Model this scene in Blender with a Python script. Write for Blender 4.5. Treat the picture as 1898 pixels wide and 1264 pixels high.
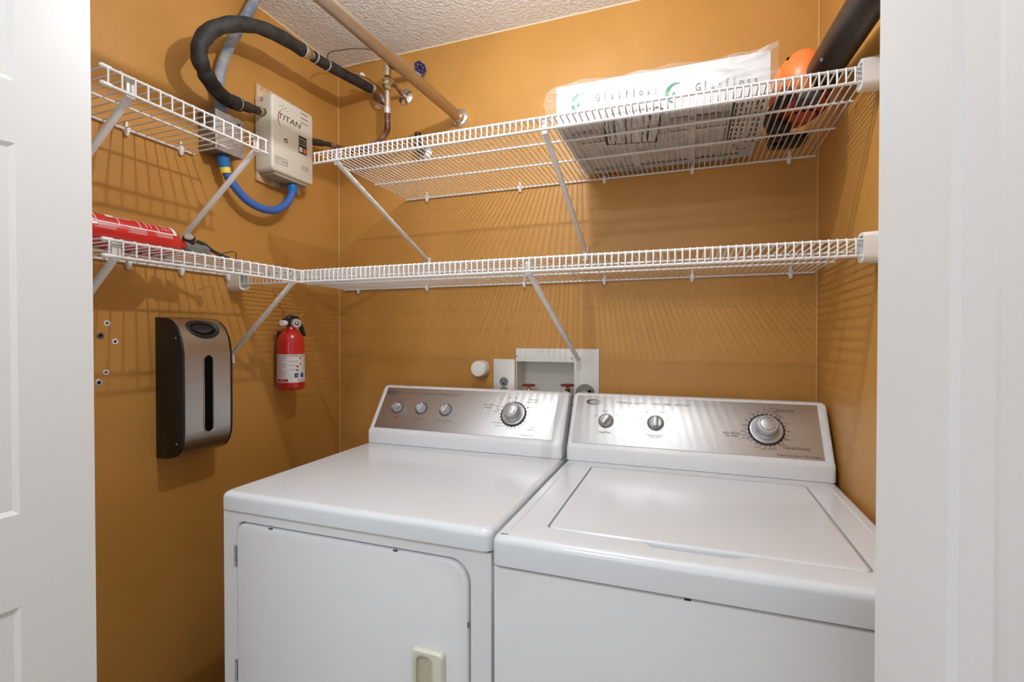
import bpy, bmesh, math, random
from mathutils import Vector, Matrix
random.seed(7)
S = bpy.context.scene
for o in list(bpy.data.objects): bpy.data.objects.remove(o)
C = S.collection
PI = math.pi

# ------------------------------------------------------------------ camera
CAMP = Vector((1.3494, -1.6465, 1.2887)); YAW, PITCH, FPX = .3461, -.0117, 902.735
cam = bpy.data.cameras.new('camera'); co = bpy.data.objects.new('camera', cam); C.objects.link(co)
cam.sensor_width = 36; cam.lens = 36 * FPX / 1898; cam.clip_start = .02; cam.clip_end = 50
_F = Vector((-math.sin(YAW), math.cos(YAW), 0)); _R = Vector((math.cos(YAW), math.sin(YAW), 0)); _U = Vector((0, 0, 1))
_F2 = _F * math.cos(PITCH) + _U * math.sin(PITCH); _U2 = _U * math.cos(PITCH) - _F * math.sin(PITCH)
M = Matrix((_R, _U2, -_F2)).transposed().to_4x4(); M.translation = CAMP
co.matrix_world = M
S.camera = co

def at(px, py, ax, v):
    """point of the place seen at a pixel of the photograph, on the plane ax = v"""
    d = _F2 + _R * ((px - 949) / FPX) - _U2 * ((py - 632) / FPX)
    i = 'xyz'.index(ax); return CAMP + d * ((v - CAMP[i]) / d[i])
def atp(px, py, p, n):
    d = _F2 + _R * ((px - 949) / FPX) - _U2 * ((py - 632) / FPX)
    return CAMP + d * ((Vector(p) - CAMP).dot(Vector(n)) / d.dot(Vector(n)))

# ------------------------------------------------------------------ world, lights, exposure
W = bpy.data.worlds.new('world'); S.world = W; W.use_nodes = True
W.node_tree.nodes['Background'].inputs[0].default_value = (.9, .95, 1, 1)
W.node_tree.nodes['Background'].inputs[1].default_value = 1.0
S.view_settings.view_transform = 'Standard'; S.view_settings.look = 'None'
S.view_settings.gamma = 1; S.view_settings.use_curve_mapping = False
S.view_settings.exposure = 0.33
def light(name, kind, loc, power, col, **k):
    l = bpy.data.lights.new(name, kind); l.energy = power; l.color = col
    rot = k.pop('rot', (0, 0, 0))
    for a, b in k.items(): setattr(l, a, b)
    o = bpy.data.objects.new(name, l); o.location = loc; o.rotation_euler = rot; C.objects.link(o); return o
light('closet_bulb_light', 'POINT', (1.0, -.80, 2.215), 13.5, (.94, .97, 1), shadow_soft_size=.013)
light('added_fill_light', 'AREA', (1.0, -3.55, 1.45), 6, (.93, .96, 1), shape='RECTANGLE', size=2.2, size_y=1.7, rot=(PI / 2, 0, 0))  # added soft fill behind the camera, no window known there
light('room_lamp_light', 'AREA', (.75, -2.2, 2.33), 13, (.93, .96, 1), shape='DISK', size=.22)

# ------------------------------------------------------------------ materials
MATS = {}
def mat(name, col, rough=.5, metal=0, bump=None, spec=.5, alpha=1, trans=0, coat=0, emit=None, ior=None):
    if name in MATS: return MATS[name]
    m = bpy.data.materials.new(name); m.use_nodes = True; MATS[name] = m
    nt = m.node_tree; b = nt.nodes['Principled BSDF']
    b.inputs['Base Color'].default_value = (*col, 1); b.inputs['Roughness'].default_value = rough
    b.inputs['Metallic'].default_value = metal; b.inputs['Specular IOR Level'].default_value = spec
    b.inputs['Alpha'].default_value = alpha; b.inputs['Transmission Weight'].default_value = trans
    b.inputs['Coat Weight'].default_value = coat; b.inputs['Coat Roughness'].default_value = .08
    if ior: b.inputs['IOR'].default_value = ior
    if bump:
        sc, st, sx = bump[0], bump[1], bump[2] if len(bump) > 2 else (1, 1, 1)
        tc = nt.nodes.new('ShaderNodeTexCoord'); mp = nt.nodes.new('ShaderNodeMapping'); mp.inputs['Scale'].default_value = sx
        n = nt.nodes.new('ShaderNodeTexNoise'); n.inputs['Scale'].default_value = sc; n.inputs['Detail'].default_value = 4
        bp = nt.nodes.new('ShaderNodeBump'); bp.inputs['Strength'].default_value = st; bp.inputs['Distance'].default_value = bump[3] if len(bump) > 3 else .002
        nt.links.new(tc.outputs['Object'], mp.inputs[0]); nt.links.new(mp.outputs[0], n.inputs['Vector'])
        nt.links.new(n.outputs[0], bp.inputs['Height']); nt.links.new(bp.outputs[0], b.inputs['Normal'])
    return m
def mottle(m, c1, c2, scale, lo=.4, hi=.6, sx=(1, 1, 1)):
    nt = m.node_tree; b = nt.nodes['Principled BSDF']
    tc = nt.nodes.new('ShaderNodeTexCoord'); mp = nt.nodes.new('ShaderNodeMapping'); mp.inputs['Scale'].default_value = sx
    n = nt.nodes.new('ShaderNodeTexNoise'); n.inputs['Scale'].default_value = scale; n.inputs['Detail'].default_value = 5
    r = nt.nodes.new('ShaderNodeValToRGB'); r.color_ramp.elements[0].position = lo; r.color_ramp.elements[1].position = hi
    r.color_ramp.elements[0].color = (*c1, 1); r.color_ramp.elements[1].color = (*c2, 1)
    nt.links.new(tc.outputs['Object'], mp.inputs[0]); nt.links.new(mp.outputs[0], n.inputs['Vector'])
    nt.links.new(n.outputs[0], r.inputs[0]); nt.links.new(r.outputs[0], b.inputs['Base Color']); return m

M_WALL = mottle(mat('ochre_paint', (.6, .3, .07), .42, bump=(230, .22), spec=.4), (.50, .245, .055), (.555, .275, .066), 3)
M_CEIL = mat('ceiling_texture', (.88, .89, .90), .9, bump=(95, 1.0, (1, 1, 1), .008))
M_CAULK = mat('corner_caulk', (.66, .42, .17), .6)
M_DOOR = mat('white_door_paint', (.755, .755, .75), .38, bump=(60, .04, (6, 6, .6)))
M_ROOMW = mat('room_white_wall', (.78, .77, .75), .8)
M_FLOOR = mottle(mat('floor_tile', (.5, .42, .33), .5), (.5, .42, .33), (.42, .34, .26), 6)
M_ENAM = mat('white_enamel', (.72, .76, .795), .22, spec=.5, coat=.3)
M_ENAM2 = mat('white_enamel_front', (.75, .765, .785), .33, spec=.45)
M_CREAM = mat('cream_plastic', (.72, .70, .60), .4)
M_GAP = mat('dark_gap', (.04, .04, .04), .8)
M_SS = mat('brushed_steel', (.60, .60, .60), .42, 1, bump=(40, .12, (2, 60, 60)))
M_SS2 = mat('brushed_steel_holder', (.50, .49, .48), .27, 1, bump=(40, .15, (60, 2, 60)))
M_SILV = mat('silver_plastic', (.52, .53, .55), .32, .55)
M_SILVL = mat('light_silver_plastic', (.50, .50, .51), .34, .6)
M_DKG = mat('dark_grey_plastic', (.09, .09, .10), .4)
M_BLK = mat('black_plastic', (.014, .013, .013), .4)
M_BLKM = mat('black_matte', (.004, .004, .004), .9, spec=.05)
M_INK = mat('grey_print', (.07, .07, .075), .6)
M_INKL = mat('light_print', (.15, .15, .15), .6)
M_INKB = mat('black_print', (.012, .012, .013), .6)
M_INKR = mat('red_print', (.45, .03, .03), .5)
M_WIRE = mat('white_vinyl_wire', (.75, .74, .72), .35)
M_WPL = mat('white_plastic', (.80, .79, .76), .4)
M_RED = mat('red_enamel', (.60, .018, .014), .25, coat=.5)
M_LABEL = mat('label_white', (.78, .74, .73), .5)
M_PINK = mat('label_pink', (.75, .36, .36), .5)
M_CHROME = mat('chrome', (.72, .70, .68), .14, 1)
M_ROD = mat('dull_metal_rod', (.46, .39, .31), .36, 1, bump=(60, .1))
M_BRASS = mottle(mat('aged_brass', (.45, .36, .2), .35, .8), (.30, .22, .12), (.62, .54, .36), 40)
M_COPPER = mottle(mat('copper', (.5, .25, .15), .40, .75), (.24, .12, .08), (.50, .32, .23), 30)
M_FOAM = mottle(mat('black_foam', (.02, .02, .02), .62, bump=(220, .5)), (.012, .012, .012), (.032, .03, .029), 30)
M_ZIP = mat('zip_tie', (.55, .55, .53), .5)
M_BLUE = mat('blue_conduit', (.05, .15, .52), .42, bump=(300, .15))
M_BLUEF = mat('blue_fitting', (.02, .17, .50), .35)
M_BLUEP = mottle(mat('painted_blue_conduit', (.2, .25, .35), .5), (.16, .23, .38), (.42, .40, .36), 22, .38, .62)
M_YEL = mat('yellow_tape', (.78, .68, .10), .5)
M_GALV = mottle(mat('galvanised_steel', (.4, .4, .4), .45, .6), (.36, .36, .36), (.5, .5, .49), 60)
M_HEAT = mat('heater_enamel', (.70, .66, .57), .32)
M_BOARD = mottle(mat('painted_board', (.55, .36, .18), .7), (.46, .27, .10), (.66, .50, .32), 25)
M_ORG = mat('orange_plastic', (.78, .19, .035), .35)
M_ORGD = mat('orange_red_plastic', (.55, .08, .02), .4)
M_GREEN = mat('green_print', (.02, .20, .09), .5)
M_PAPER = mat('white_carton', (.62, .62, .63), .6)
M_MEDIA = mottle(mat('filter_media', (.5, .47, .43), .9, bump=(90, .6)), (.66, .62, .57), (.84, .80, .75), 18)
M_MDARK = mat('carton_grey', (.34, .31, .28), .8)
M_HRED = mat('red_valve_handle', (.28, .012, .014), .35)
M_HBLUE = mat('blue_valve_handle', (.012, .014, .12), .3)
M_BOXIN = mat('box_plastic', (.76, .75, .69), .5)
M_PGREY = mat('grey_receptacle', (.22, .23, .22), .5)
M_BUSH = mat('strut_paint', (.80, .78, .76), .38)
# thin plastic film
def film(name):
    m = bpy.data.materials.new(name); m.use_nodes = True; nt = m.node_tree; nt.nodes.clear()
    o = nt.nodes.new('ShaderNodeOutputMaterial'); mx = nt.nodes.new('ShaderNodeMixShader'); t = nt.nodes.new('ShaderNodeBsdfTransparent')
    b = nt.nodes.new('ShaderNodeBsdfPrincipled'); b.inputs['Base Color'].default_value = (.75, .75, .75, 1); b.inputs['Roughness'].default_value = .15
    tc = nt.nodes.new('ShaderNodeTexCoord'); mp = nt.nodes.new('ShaderNodeMapping'); mp.inputs['Rotation'].default_value = (0, .8, .5); mp.inputs['Scale'].default_value = (1, 1, 4)
    n = nt.nodes.new('ShaderNodeTexNoise'); n.inputs['Scale'].default_value = 9; n.inputs['Detail'].default_value = 6; n.inputs['Distortion'].default_value = 1.2
    r = nt.nodes.new('ShaderNodeValToRGB'); r.color_ramp.elements[0].position = .5; r.color_ramp.elements[1].position = .75
    r.color_ramp.elements[0].color = (.09, .09, .09, 1); r.color_ramp.elements[1].color = (.60, .60, .60, 1)
    bp = nt.nodes.new('ShaderNodeBump'); bp.inputs['Strength'].default_value = .8; bp.inputs['Distance'].default_value = .01
    L = nt.links.new
    L(tc.outputs['Object'], mp.inputs[0]); L(mp.outputs[0], n.inputs['Vector']); L(n.outputs[0], r.inputs[0]); L(n.outputs[0], bp.inputs['Height'])
    L(bp.outputs[0], b.inputs['Normal']); L(r.outputs[0], mx.inputs[0]); L(t.outputs[0], mx.inputs[1]); L(b.outputs[0], mx.inputs[2]); L(mx.outputs[0], o.inputs[0])
    return m
M_FILM = film('clear_plastic_film')

# ------------------------------------------------------------------ mesh helpers
WL = {}
def wloc(o): return WL.get(o.name, Vector((0, 0, 0)))
def thing(name, label, cat, loc, group=None, kind=None):
    o = bpy.data.objects.new(name, None); o.empty_display_size = .02; C.objects.link(o)
    o.location = loc; WL[o.name] = Vector(loc)
    if label: o['label'] = label
    if cat: o['category'] = cat
    if group: o['group'] = group
    if kind: o['kind'] = kind
    return o
def depth(o):
    n = 0
    while o.parent is not None: o = o.parent; n += 1
    return n
def obj(name, bm, m, parent=None, smooth=40, origin=None, label=None, kind=None):
    while parent is not None and depth(parent) >= 2: parent = parent.parent      # thing > part > sub-part, no deeper
    off = Vector(origin) if origin is not None else Vector((0, 0, 0))
    if parent is not None and origin is None: off = wloc(parent)
    bmesh.ops.translate(bm, verts=bm.verts, vec=-off)
    bmesh.ops.recalc_face_normals(bm, faces=bm.faces)
    me = bpy.data.meshes.new(name); bm.to_mesh(me); bm.free()
    for x in (m if isinstance(m, (list, tuple)) else [m]): me.materials.append(x)
    if smooth:
        for p in me.polygons: p.use_smooth = True
        me.set_sharp_from_angle(angle=math.radians(smooth))
    o = bpy.data.objects.new(name, me); C.objects.link(o)
    if parent is not None:
        o.parent = parent; o.location = off - wloc(parent)
    else: o.location = off
    WL[o.name] = off
    if label: o['label'] = label
    if kind: o['kind'] = kind
    return o
def tag(o, label, cat, group=None, kind=None):
    o['label'] = label; o['category'] = cat
    if group: o['group'] = group
    if kind: o['kind'] = kind
    return o
def struct(name, bm, m, smooth=0, label=None):
    o = obj(name, bm, m, smooth=smooth); o['kind'] = 'structure'; o['category'] = name.split('_')[0]
    if label: o['label'] = label
    return o
def NB(): return bmesh.new()
def box(bm, x0, x1, y0, y1, z0, z1, bev=0, seg=2, mi=0):
    vs = [bm.verts.new((x, y, z)) for x in (x0, x1) for y in (y0, y1) for z in (z0, z1)]
    fs = [bm.faces.new([vs[i] for i in f]) for f in ((0, 1, 3, 2), (4, 6, 7, 5), (0, 4, 5, 1), (2, 3, 7, 6), (0, 2, 6, 4), (1, 5, 7, 3))]
    if mi:
        for f in fs: f.material_index = mi
    if bev:
        es = list({e for f in fs for e in f.edges})
        bmesh.ops.bevel(bm, geom=es, offset=bev, segments=seg, affect='EDGES', profile=.5)
    return bm
def obox(bm, c, ax, ay, az, hx, hy, hz, bev=0, seg=2):
    """oriented box: centre, three unit axes, half sizes"""
    t = bmesh.new(); box(t, -hx, hx, -hy, hy, -hz, hz, bev, seg)
    mt = Matrix((Vector(ax), Vector(ay), Vector(az))).transposed().to_4x4(); mt.translation = Vector(c)
    t.transform(mt); merge(bm, t); return bm
def merge(bm, t):
    me = bpy.data.meshes.new('t'); t.to_mesh(me); t.free(); bm.from_mesh(me); bpy.data.meshes.remove(me)
def catmull(pts, n=8):
    P = [Vector(p) for p in pts]
    if len(P) < 3 or n <= 1: return P
    P = [P[0] * 2 - P[1]] + P + [P[-1] * 2 - P[-2]]; out = []
    for i in range(1, len(P) - 2):
        a, b, c, d = P[i - 1:i + 3]
        for k in range(n):
            t = k / n
            out.append(.5 * ((2 * b) + (c - a) * t + (2 * a - 5 * b + 4 * c - d) * t * t + (3 * b - a - 3 * c + d) * t ** 3))
    out.append(P[-2]); return out
def tube(bm, pts, r, seg=12, n=8, rf=None, cap=True):
    P = catmull(pts, n); N = len(P); T = []
    for i in range(N):
        d = P[min(i + 1, N - 1)] - P[max(i - 1, 0)]; T.append(d.normalized())
    u = T[0].orthogonal().normalized(); rings = []
    for i in range(N):
        u = (u - T[i] * u.dot(T[i])).normalized(); v = T[i].cross(u)
        rr = (r[min(i, len(r) - 1)] if isinstance(r, (list, tuple)) else r) * (rf(i / max(N - 1, 1)) if rf else 1)
        rings.append([bm.verts.new(P[i] + (u * math.cos(a) + v * math.sin(a)) * rr) for a in (2 * PI * k / seg for k in range(seg))])
    for a, b in zip(rings, rings[1:]):
        for k in range(seg): bm.faces.new((a[k], a[(k + 1) % seg], b[(k + 1) % seg], b[k]))
    if cap: bm.faces.new(rings[0]); bm.faces.new(rings[-1])
    return bm
def rod(bm, a, b, r, seg=8): return tube(bm, [a, b], r, seg, 1)
def lathe(bm, base, axis, prof, seg=32, cap=True):
    """prof: list of (distance along axis, radius)"""
    ax = Vector(axis).normalized(); u = ax.orthogonal().normalized(); v = ax.cross(u); base = Vector(base); rings = []
    for h, r in prof:
        rings.append([bm.verts.new(base + ax * h + (u * math.cos(2 * PI * k / seg) + v * math.sin(2 * PI * k / seg)) * max(r, 1e-5)) for k in range(seg)])
    for a, b in zip(rings, rings[1:]):
        for k in range(seg): bm.faces.new((a[k], a[(k + 1) % seg], b[(k + 1) % seg], b[k]))
    if cap: bm.faces.new(rings[0]); bm.faces.new(rings[-1])
    return bm
def rrect(x0, x1, y0, y1, r, n=6):
    if not isinstance(r, (list, tuple)): r = (r,) * 4      # order: (x1,y1) (x0,y1) (x0,y0) (x1,y0)
    out = []
    for (cx, cy, sx, sy, a0), q in zip(((x1, y1, -1, -1, 0), (x0, y1, 1, -1, 90), (x0, y0, 1, 1, 180), (x1, y0, -1, 1, 270)), r):
        q = max(q, 1e-4)
        for k in range(n + 1):
            a = math.radians(a0 + 90 * k / n); out.append((cx + sx * q + q * math.cos(a), cy + sy * q + q * math.sin(a)))
    return out
def loft(bm, loops, cap0=True, cap1=True):
    rs = [[bm.verts.new(p) for p in L] for L in loops]; n = len(rs[0])
    for a, b in zip(rs, rs[1:]):
        for k in range(n): bm.faces.new((a[k], a[(k + 1) % n], b[(k + 1) % n], b[k]))
    if cap0: bm.faces.new(rs[0])
    if cap1: bm.faces.new(rs[-1])
    return rs
def holed(bm, outer, holes):
    """flat face between 3D loops (lists of existing verts)"""
    es = []
    for L in [outer] + holes:
        for a, b in zip(L, L[1:] + L[:1]):
            e = bm.edges.get((a, b)) or bm.edges.new((a, b)); es.append(e)
    bmesh.ops.triangle_fill(bm, edges=es, use_beauty=True)
def prism(bm, prof, x0, x1, fn):
    """profile points -> fn(x, p) 3D"""
    a = [bm.verts.new(fn(x0, p)) for p in prof]; b = [bm.verts.new(fn(x1, p)) for p in prof]; n = len(prof)
    for k in range(n): bm.faces.new((a[k], a[(k + 1) % n], b[(k + 1) % n], b[k]))
    bm.faces.new(a); bm.faces.new(b); return bm
def poly(bm, pts, th=None):
    vs = [bm.verts.new(p) for p in pts]; f = bm.faces.new(vs); return f
def text_into(bm, s, o, right, up, size, align='CENTER', xs=1, shear=0, off=.0006):
    cu = bpy.data.curves.new('t', 'FONT'); cu.body = s; cu.size = 1; cu.align_x = align; cu.align_y = 'CENTER'; cu.shear = shear; cu.resolution_u = 2
    t = bpy.data.objects.new('t', cu); me = bpy.data.meshes.new_from_object(t)
    r = Vector(right).normalized(); u = Vector(up).normalized(); n = r.cross(u)
    mt = Matrix((r * size * xs, u * size, n * size)).transposed().to_4x4(); mt.translation = Vector(o) + n * off
    me.transform(mt); bm.from_mesh(me); bpy.data.meshes.remove(me); bpy.data.objects.remove(t); bpy.data.curves.remove(cu)
def decal(bm, o, right, up, w, h, r=.0, off=.0004, frame=0):
    rv = Vector(right).normalized(); u = Vector(up).normalized(); n = rv.cross(u); o = Vector(o) + n * off
    L = [bm.verts.new(o + rv * a + u * b) for a, b in rrect(-w / 2, w / 2, -h / 2, h / 2, max(r, 1e-4), 3)]
    if frame:
        I = [bm.verts.new(o + rv * a + u * b) for a, b in rrect(-w / 2 + frame, w / 2 - frame, -h / 2 + frame, h / 2 - frame, max(r - frame, 1e-4), 3)]
        for k in range(len(L)): bm.faces.new((L[k], L[(k + 1) % len(L)], I[(k + 1) % len(L)], I[k]))
    else: bm.faces.new(L)
def ellipse_decal(bm, o, right, up, a, b, off=.0004, inner=None, seg=28):
    rv = Vector(right).normalized(); u = Vector(up).normalized(); n = rv.cross(u); o = Vector(o) + n * off
    L = [bm.verts.new(o + rv * a * math.cos(t) + u * b * math.sin(t)) for t in (2 * PI * k / seg for k in range(seg))]
    if inner:
        dx, dy, ia, ib = inner
        I = [bm.verts.new(o + rv * (dx + ia * math.cos(t)) + u * (dy + ib * math.sin(t))) for t in (2 * PI * k / seg for k in range(seg))]
        for k in range(seg): bm.faces.new((L[k], L[(k + 1) % seg], I[(k + 1) % seg], I[k]))
    else: bm.faces.new(L)

# ------------------------------------------------------------------ the closet
RW, CH = 1.7065, 2.382          # closet width, ceiling height
FY = -1.03                      # inner face of the closet's front wall
BX0, BX1, BZ0, BZ1 = .772, .986, 1.0, 1.198   # recess of the laundry box
b = NB()
for (x0, x1, z0, z1) in ((-.1, BX0, 0, CH), (BX1, RW + .1, 0, CH), (BX0, BX1, 0, BZ0), (BX0, BX1, BZ1, CH)): box(b, x0, x1, 0, .1, z0, z1)
struct('wall_back', b, M_WALL, label='ochre painted back wall of the closet')
b = NB(); box(b, -.1, 0, FY, 0, 0, CH); struct('wall_left', b, M_WALL, label='ochre painted left wall of the closet')
b = NB(); box(b, RW, RW + .1, FY, 0, 0, CH); struct('wall_right', b, M_WALL, label='ochre painted right wall of the closet')
b = NB(); box(b, -1.3, .255, -1.15, FY, 0, CH); box(b, 1.60, 3.0, -1.15, FY, 0, CH); box(b, .255, 1.60, -1.15, FY, 2.10, CH)
struct('wall_front', b, M_ROOMW, label='white wall around the closet opening')
b = NB(); box(b, -1.4, 3.1, -4.1, .1, CH, CH + .08); struct('ceiling', b, M_CEIL, label='white textured ceiling')
b = NB(); box(b, -1.4, 3.1, -4.1, .1, -.08, 0); struct('floor', b, M_FLOOR, label='floor of the closet and hall')
b = NB(); box(b, -1.4, -1.3, -4.0, -1.15, 0, CH); struct('wall_room_left', b, M_ROOMW)
b = NB(); box(b, 3.0, 3.1, -4.0, -1.15, 0, CH); struct('wall_room_right', b, M_ROOMW)
b = NB()
box(b, -1.4, -.1, -4.1, -4.0, 0, CH); box(b, 2.1, 3.1, -4.1, -4.0, 0, CH); box(b, -.1, 2.1, -4.1, -4.0, 0, .6); box(b, -.1, 2.1, -4.1, -4.0, 2.3, CH)
struct('wall_room_back', b, M_ROOMW)
b = NB()
for x in (-.1, .97, 2.04): box(b, x, x + .06, -4.06, -4.02, .6, 2.3)
for z in (.6, 1.42, 2.24): box(b, -.1, 2.1, -4.06, -4.02, z, z + .06)
struct('window_added_1', b, M_WPL)  # made-up window frame out of view, added to go with the fill light
# hairline of caulk in the two back corners
b = NB(); rod(b, (.0012, -.0012, 0), (.0012, -.0012, CH), .0022, 6); struct('trim_1', b, M_CAULK, 40, 'pale hairline of caulk in the back left corner')
b = NB(); rod(b, (RW - .0012, -.0012, 0), (RW - .0012, -.0012, CH), .0018, 6); struct('trim_2', b, M_CAULK, 40, 'pale hairline of caulk in the back right corner')
b = NB(); rod(b, (0, -.001, CH - .001), (RW, -.001, CH - .001), .003, 6); rod(b, (.001, FY, CH - .001), (.001, 0, CH - .001), .003, 6)
struct('trim_3', b, mat('ceiling_edge', (.85, .68, .45), .7), 40, 'pale painted edge where wall meets ceiling')

# ------------------------------------------------------------------ bifold door leaves
def door_leaf(name, E, d, side, label, width=.40, th=.034):
    """E: far bottom edge of the visible face, d: direction towards the hall, side: outward normal of the visible face"""
    d = Vector((d[0], d[1], 0)).normalized(); n = Vector((d.y, -d.x, 0));
    if n.dot(Vector((side, 0, 0))) < 0: n = -n
    E = Vector((E[0], E[1], 0)); up = Vector((0, 0, 1)); H = 2.04; z0 = .012
    def P(s, z, h): return E + d * s + up * z + n * h
    b = NB()
    st = .0965; panels = [(.16, .865), (1.01, 1.585), (1.68, 1.93)]
    def L2(s0, s1, a, c, h): return [P(s, z, h) for s, z in ((s0, a), (s1, a), (s1, c), (s0, c))]
    def ring(vs): return [b.verts.new(p) for p in vs]
    o = ring(L2(0, width, z0, H, 0)); k = ring(L2(0, width, z0, H, -th))
    for i in range(4): b.faces.new((o[i], o[(i + 1) % 4], k[(i + 1) % 4], k[i]))
    b.faces.new(k); hs = []
    for a, c in panels:
        s0, s1 = st, width - st
        loops = [ring(L2(s0 + i, s1 - i, a + i, c - i, h)) for i, h in ((0, 0), (.004, -.0022), (.009, -.0045), (.012, -.0068), (.018, -.0085), (.023, -.0085), (.046, -.0015), (.049, -.001))]
        hs.append(loops[0])
        for p, q in zip(loops, loops[1:]):
            for i in range(4): b.faces.new((p[i], p[(i + 1) % 4], q[(i + 1) % 4], q[i]))
        b.faces.new(loops[-1])
    holed(b, o, hs)
    for e in list(b.edges):
        if e.verts[0] in o and e.verts[1] in o: pass
    return struct(name, b, M_DOOR, 20, label)
door_leaf('door_1', (.383, -1.10), (-.12, -.993), 1, 'white panelled door leaf folded open at the left')
door_leaf('door_2', (.345, -1.10), (-.12, -.993), -1, 'hidden white leaf folded behind the left door leaf')
door_leaf('door_3', (1.517, -1.10), (.16, -.987), -1, 'white panelled door leaf folded open at the right')
door_leaf('door_4', (1.555, -1.10), (.16, -.987), 1, 'hidden white leaf folded behind the right door leaf')

# ------------------------------------------------------------------ ceiling lamp of the closet (out of frame, gives the main light)
t = thing('ceiling_lamp', 'white porcelain lamp holder on the closet ceiling', 'lamp', (1.0, -.80, CH))
b = NB(); lathe(b, (1.0, -.80, CH), (0, 0, -1), [(0, .055), (.012, .055), (.02, .035), (.06, .022), (.12, .02), (.125, .018)]); obj('lamp_holder', b, M_WPL, t)

# ------------------------------------------------------------------ wire shelves
def dashes(): pass
ZU, ZL, SD = 1.8125, 1.4735, -.50
def wire_shelf_main(z, x0, x1, lip, label, zf, mids):
    t = thing('wire_shelf', label, 'wire shelf', ((x0 + x1) / 2, -.01, z), 'white wire shelves')
    f = lambda y: z + (zf - z) * (y / SD)
    b = NB(); n = int((x1 - x0) / .0155); x = x0 + .006
    while x < x1 - .003:
        tube(b, [(x, -.006, z + .002), (x, SD, f(SD) + .003), (x, SD - .003, f(SD)), (x, SD - .003, f(SD) - lip)], .0018, 6, 1, cap=False); x += .0155
    obj('cross_wires', b, M_WIRE, t, 60)
    for nm, y, dz, r in [('back_rod', -.006, -.001, .0031)] + [('middle_rod', m, -.002, .0029) for m in mids] + [('lip_rod', SD, 0, .0031), ('lip_rod', SD - .001, -lip, .0033)]:
        b = NB(); rod(b, (x0, y, f(y) + dz), (x1, y, f(y) + dz), r, 10); obj(nm, b, M_WIRE, t)
    return t
wire_shelf_main(ZU, .321, 1.664 if False else 1.699, .029, 'upper long white wire shelf on the back wall, carrying the boxed air filter', ZU + .006, (-.204, -.352))
wire_shelf_main(ZL, .03, 1.699, .032, 'lower long white wire shelf on the back wall, empty', ZL + .005, (-.215, -.36))
def wire_shelf_side(z, y0, y1, X, lip, label, caps):
    t = thing('wire_shelf', label, 'wire shelf', (.01, (y0 + y1) / 2, z), 'white wire shelves')
    b = NB(); y = y1 - .008
    while y > y0 + .004:
        tube(b, [(.006, y, z + .002), (X, y, z + .003), (X + .003, y, z), (X + .003, y, z - lip)], .0019, 6, 1, cap=False); y -= .0252
    obj('cross_wires', b, M_WIRE, t, 60)
    for nm, x, dz, r in (('back_rod', .006, -.001, .0031), ('middle_rod', X / 2, -.002, .0029), ('lip_rod', X, 0, .0031), ('lip_rod', X + .001, -lip, .0033)):
        b = NB(); rod(b, (x, y0, z + dz), (x, y1, z + dz), r, 10); o = obj(nm, b, M_WIRE, t)
        if nm == 'lip_rod':
            b = NB(); lathe(b, (x, y0 + .012, z + dz), (0, -1, 0), [(0, .0046), (.016, .0046), (.019, .003), (.020, .001)], 12); obj('end_cap', b, M_WPL, o)
wire_shelf_side(ZU, -1.02, -.628, .28, .034, 'short upper wire shelf on the left wall, empty, below the black hose', 1)
wire_shelf_side(ZL + .003, -1.02, -.503, .28, .032, 'short lower wire shelf on the left wall, carrying the lying fire extinguisher', 1)

# wall clips of the rails
def clip(p, d, label, group):
    t = thing('shelf_clip', label, 'shelf clip', p, group); p = Vector(p); d = Vector(d); s = Vector((0, 0, 1)).cross(d)
    b = NB(); obox(b, p + d * .006 + Vector((0, 0, .002)), s, d, (0, 0, 1), .006, .006, .008, .002); lathe(b, p + d * .001, d, [(0, .008), (.003, .008), (.006, .006)], 12)
    lathe(b, p + Vector((0, 0, -.004)) + d * .006, (0, 0, -1), [(0, .0065), (.006, .006), (.011, .003)], 12)
    obj('clip_body', b, M_WPL, t)
    b = NB(); obox(b, p + d * .005 + Vector((0, 0, .016)), s, d, (0, 0, 1), .003, .001, .008); obj('clip_tongue', b, M_WPL, t)
ordn = ['first', 'second', 'third', 'fourth', 'fifth', 'last']
for i, x in enumerate((.414, .788, 1.086, 1.361, 1.63)):
    clip((x, 0, ZU - .002), (0, -1, 0), f'white plastic wall clip under the upper back shelf rail, {["first", "second", "third", "fourth", "last"][i]} from the left', 'wall clips of the upper back shelf')
for i, x in enumerate((.099, .413, .805, 1.087, 1.362, 1.636)):
    clip((x, 0, ZL - .002), (0, -1, 0), f'white plastic wall clip under the lower back shelf rail, {ordn[i]} from the left', 'wall clips of the lower back shelf')
for i, y in enumerate((-.808, -.667)):
    clip((0, y, ZU - .002), (1, 0, 0), f'white wall clip of the upper left shelf, {("nearer the door", "near the rail end")[i]}', 'wall clips of the upper left shelf')
for i, y in enumerate((-.807, -.668, -.521)):
    clip((0, y, ZL - .002), (1, 0, 0), f'white wall clip of the lower left shelf, {("nearest the door", "in the middle", "beside the end bracket")[i]}', 'wall clips of the lower left shelf')

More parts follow.
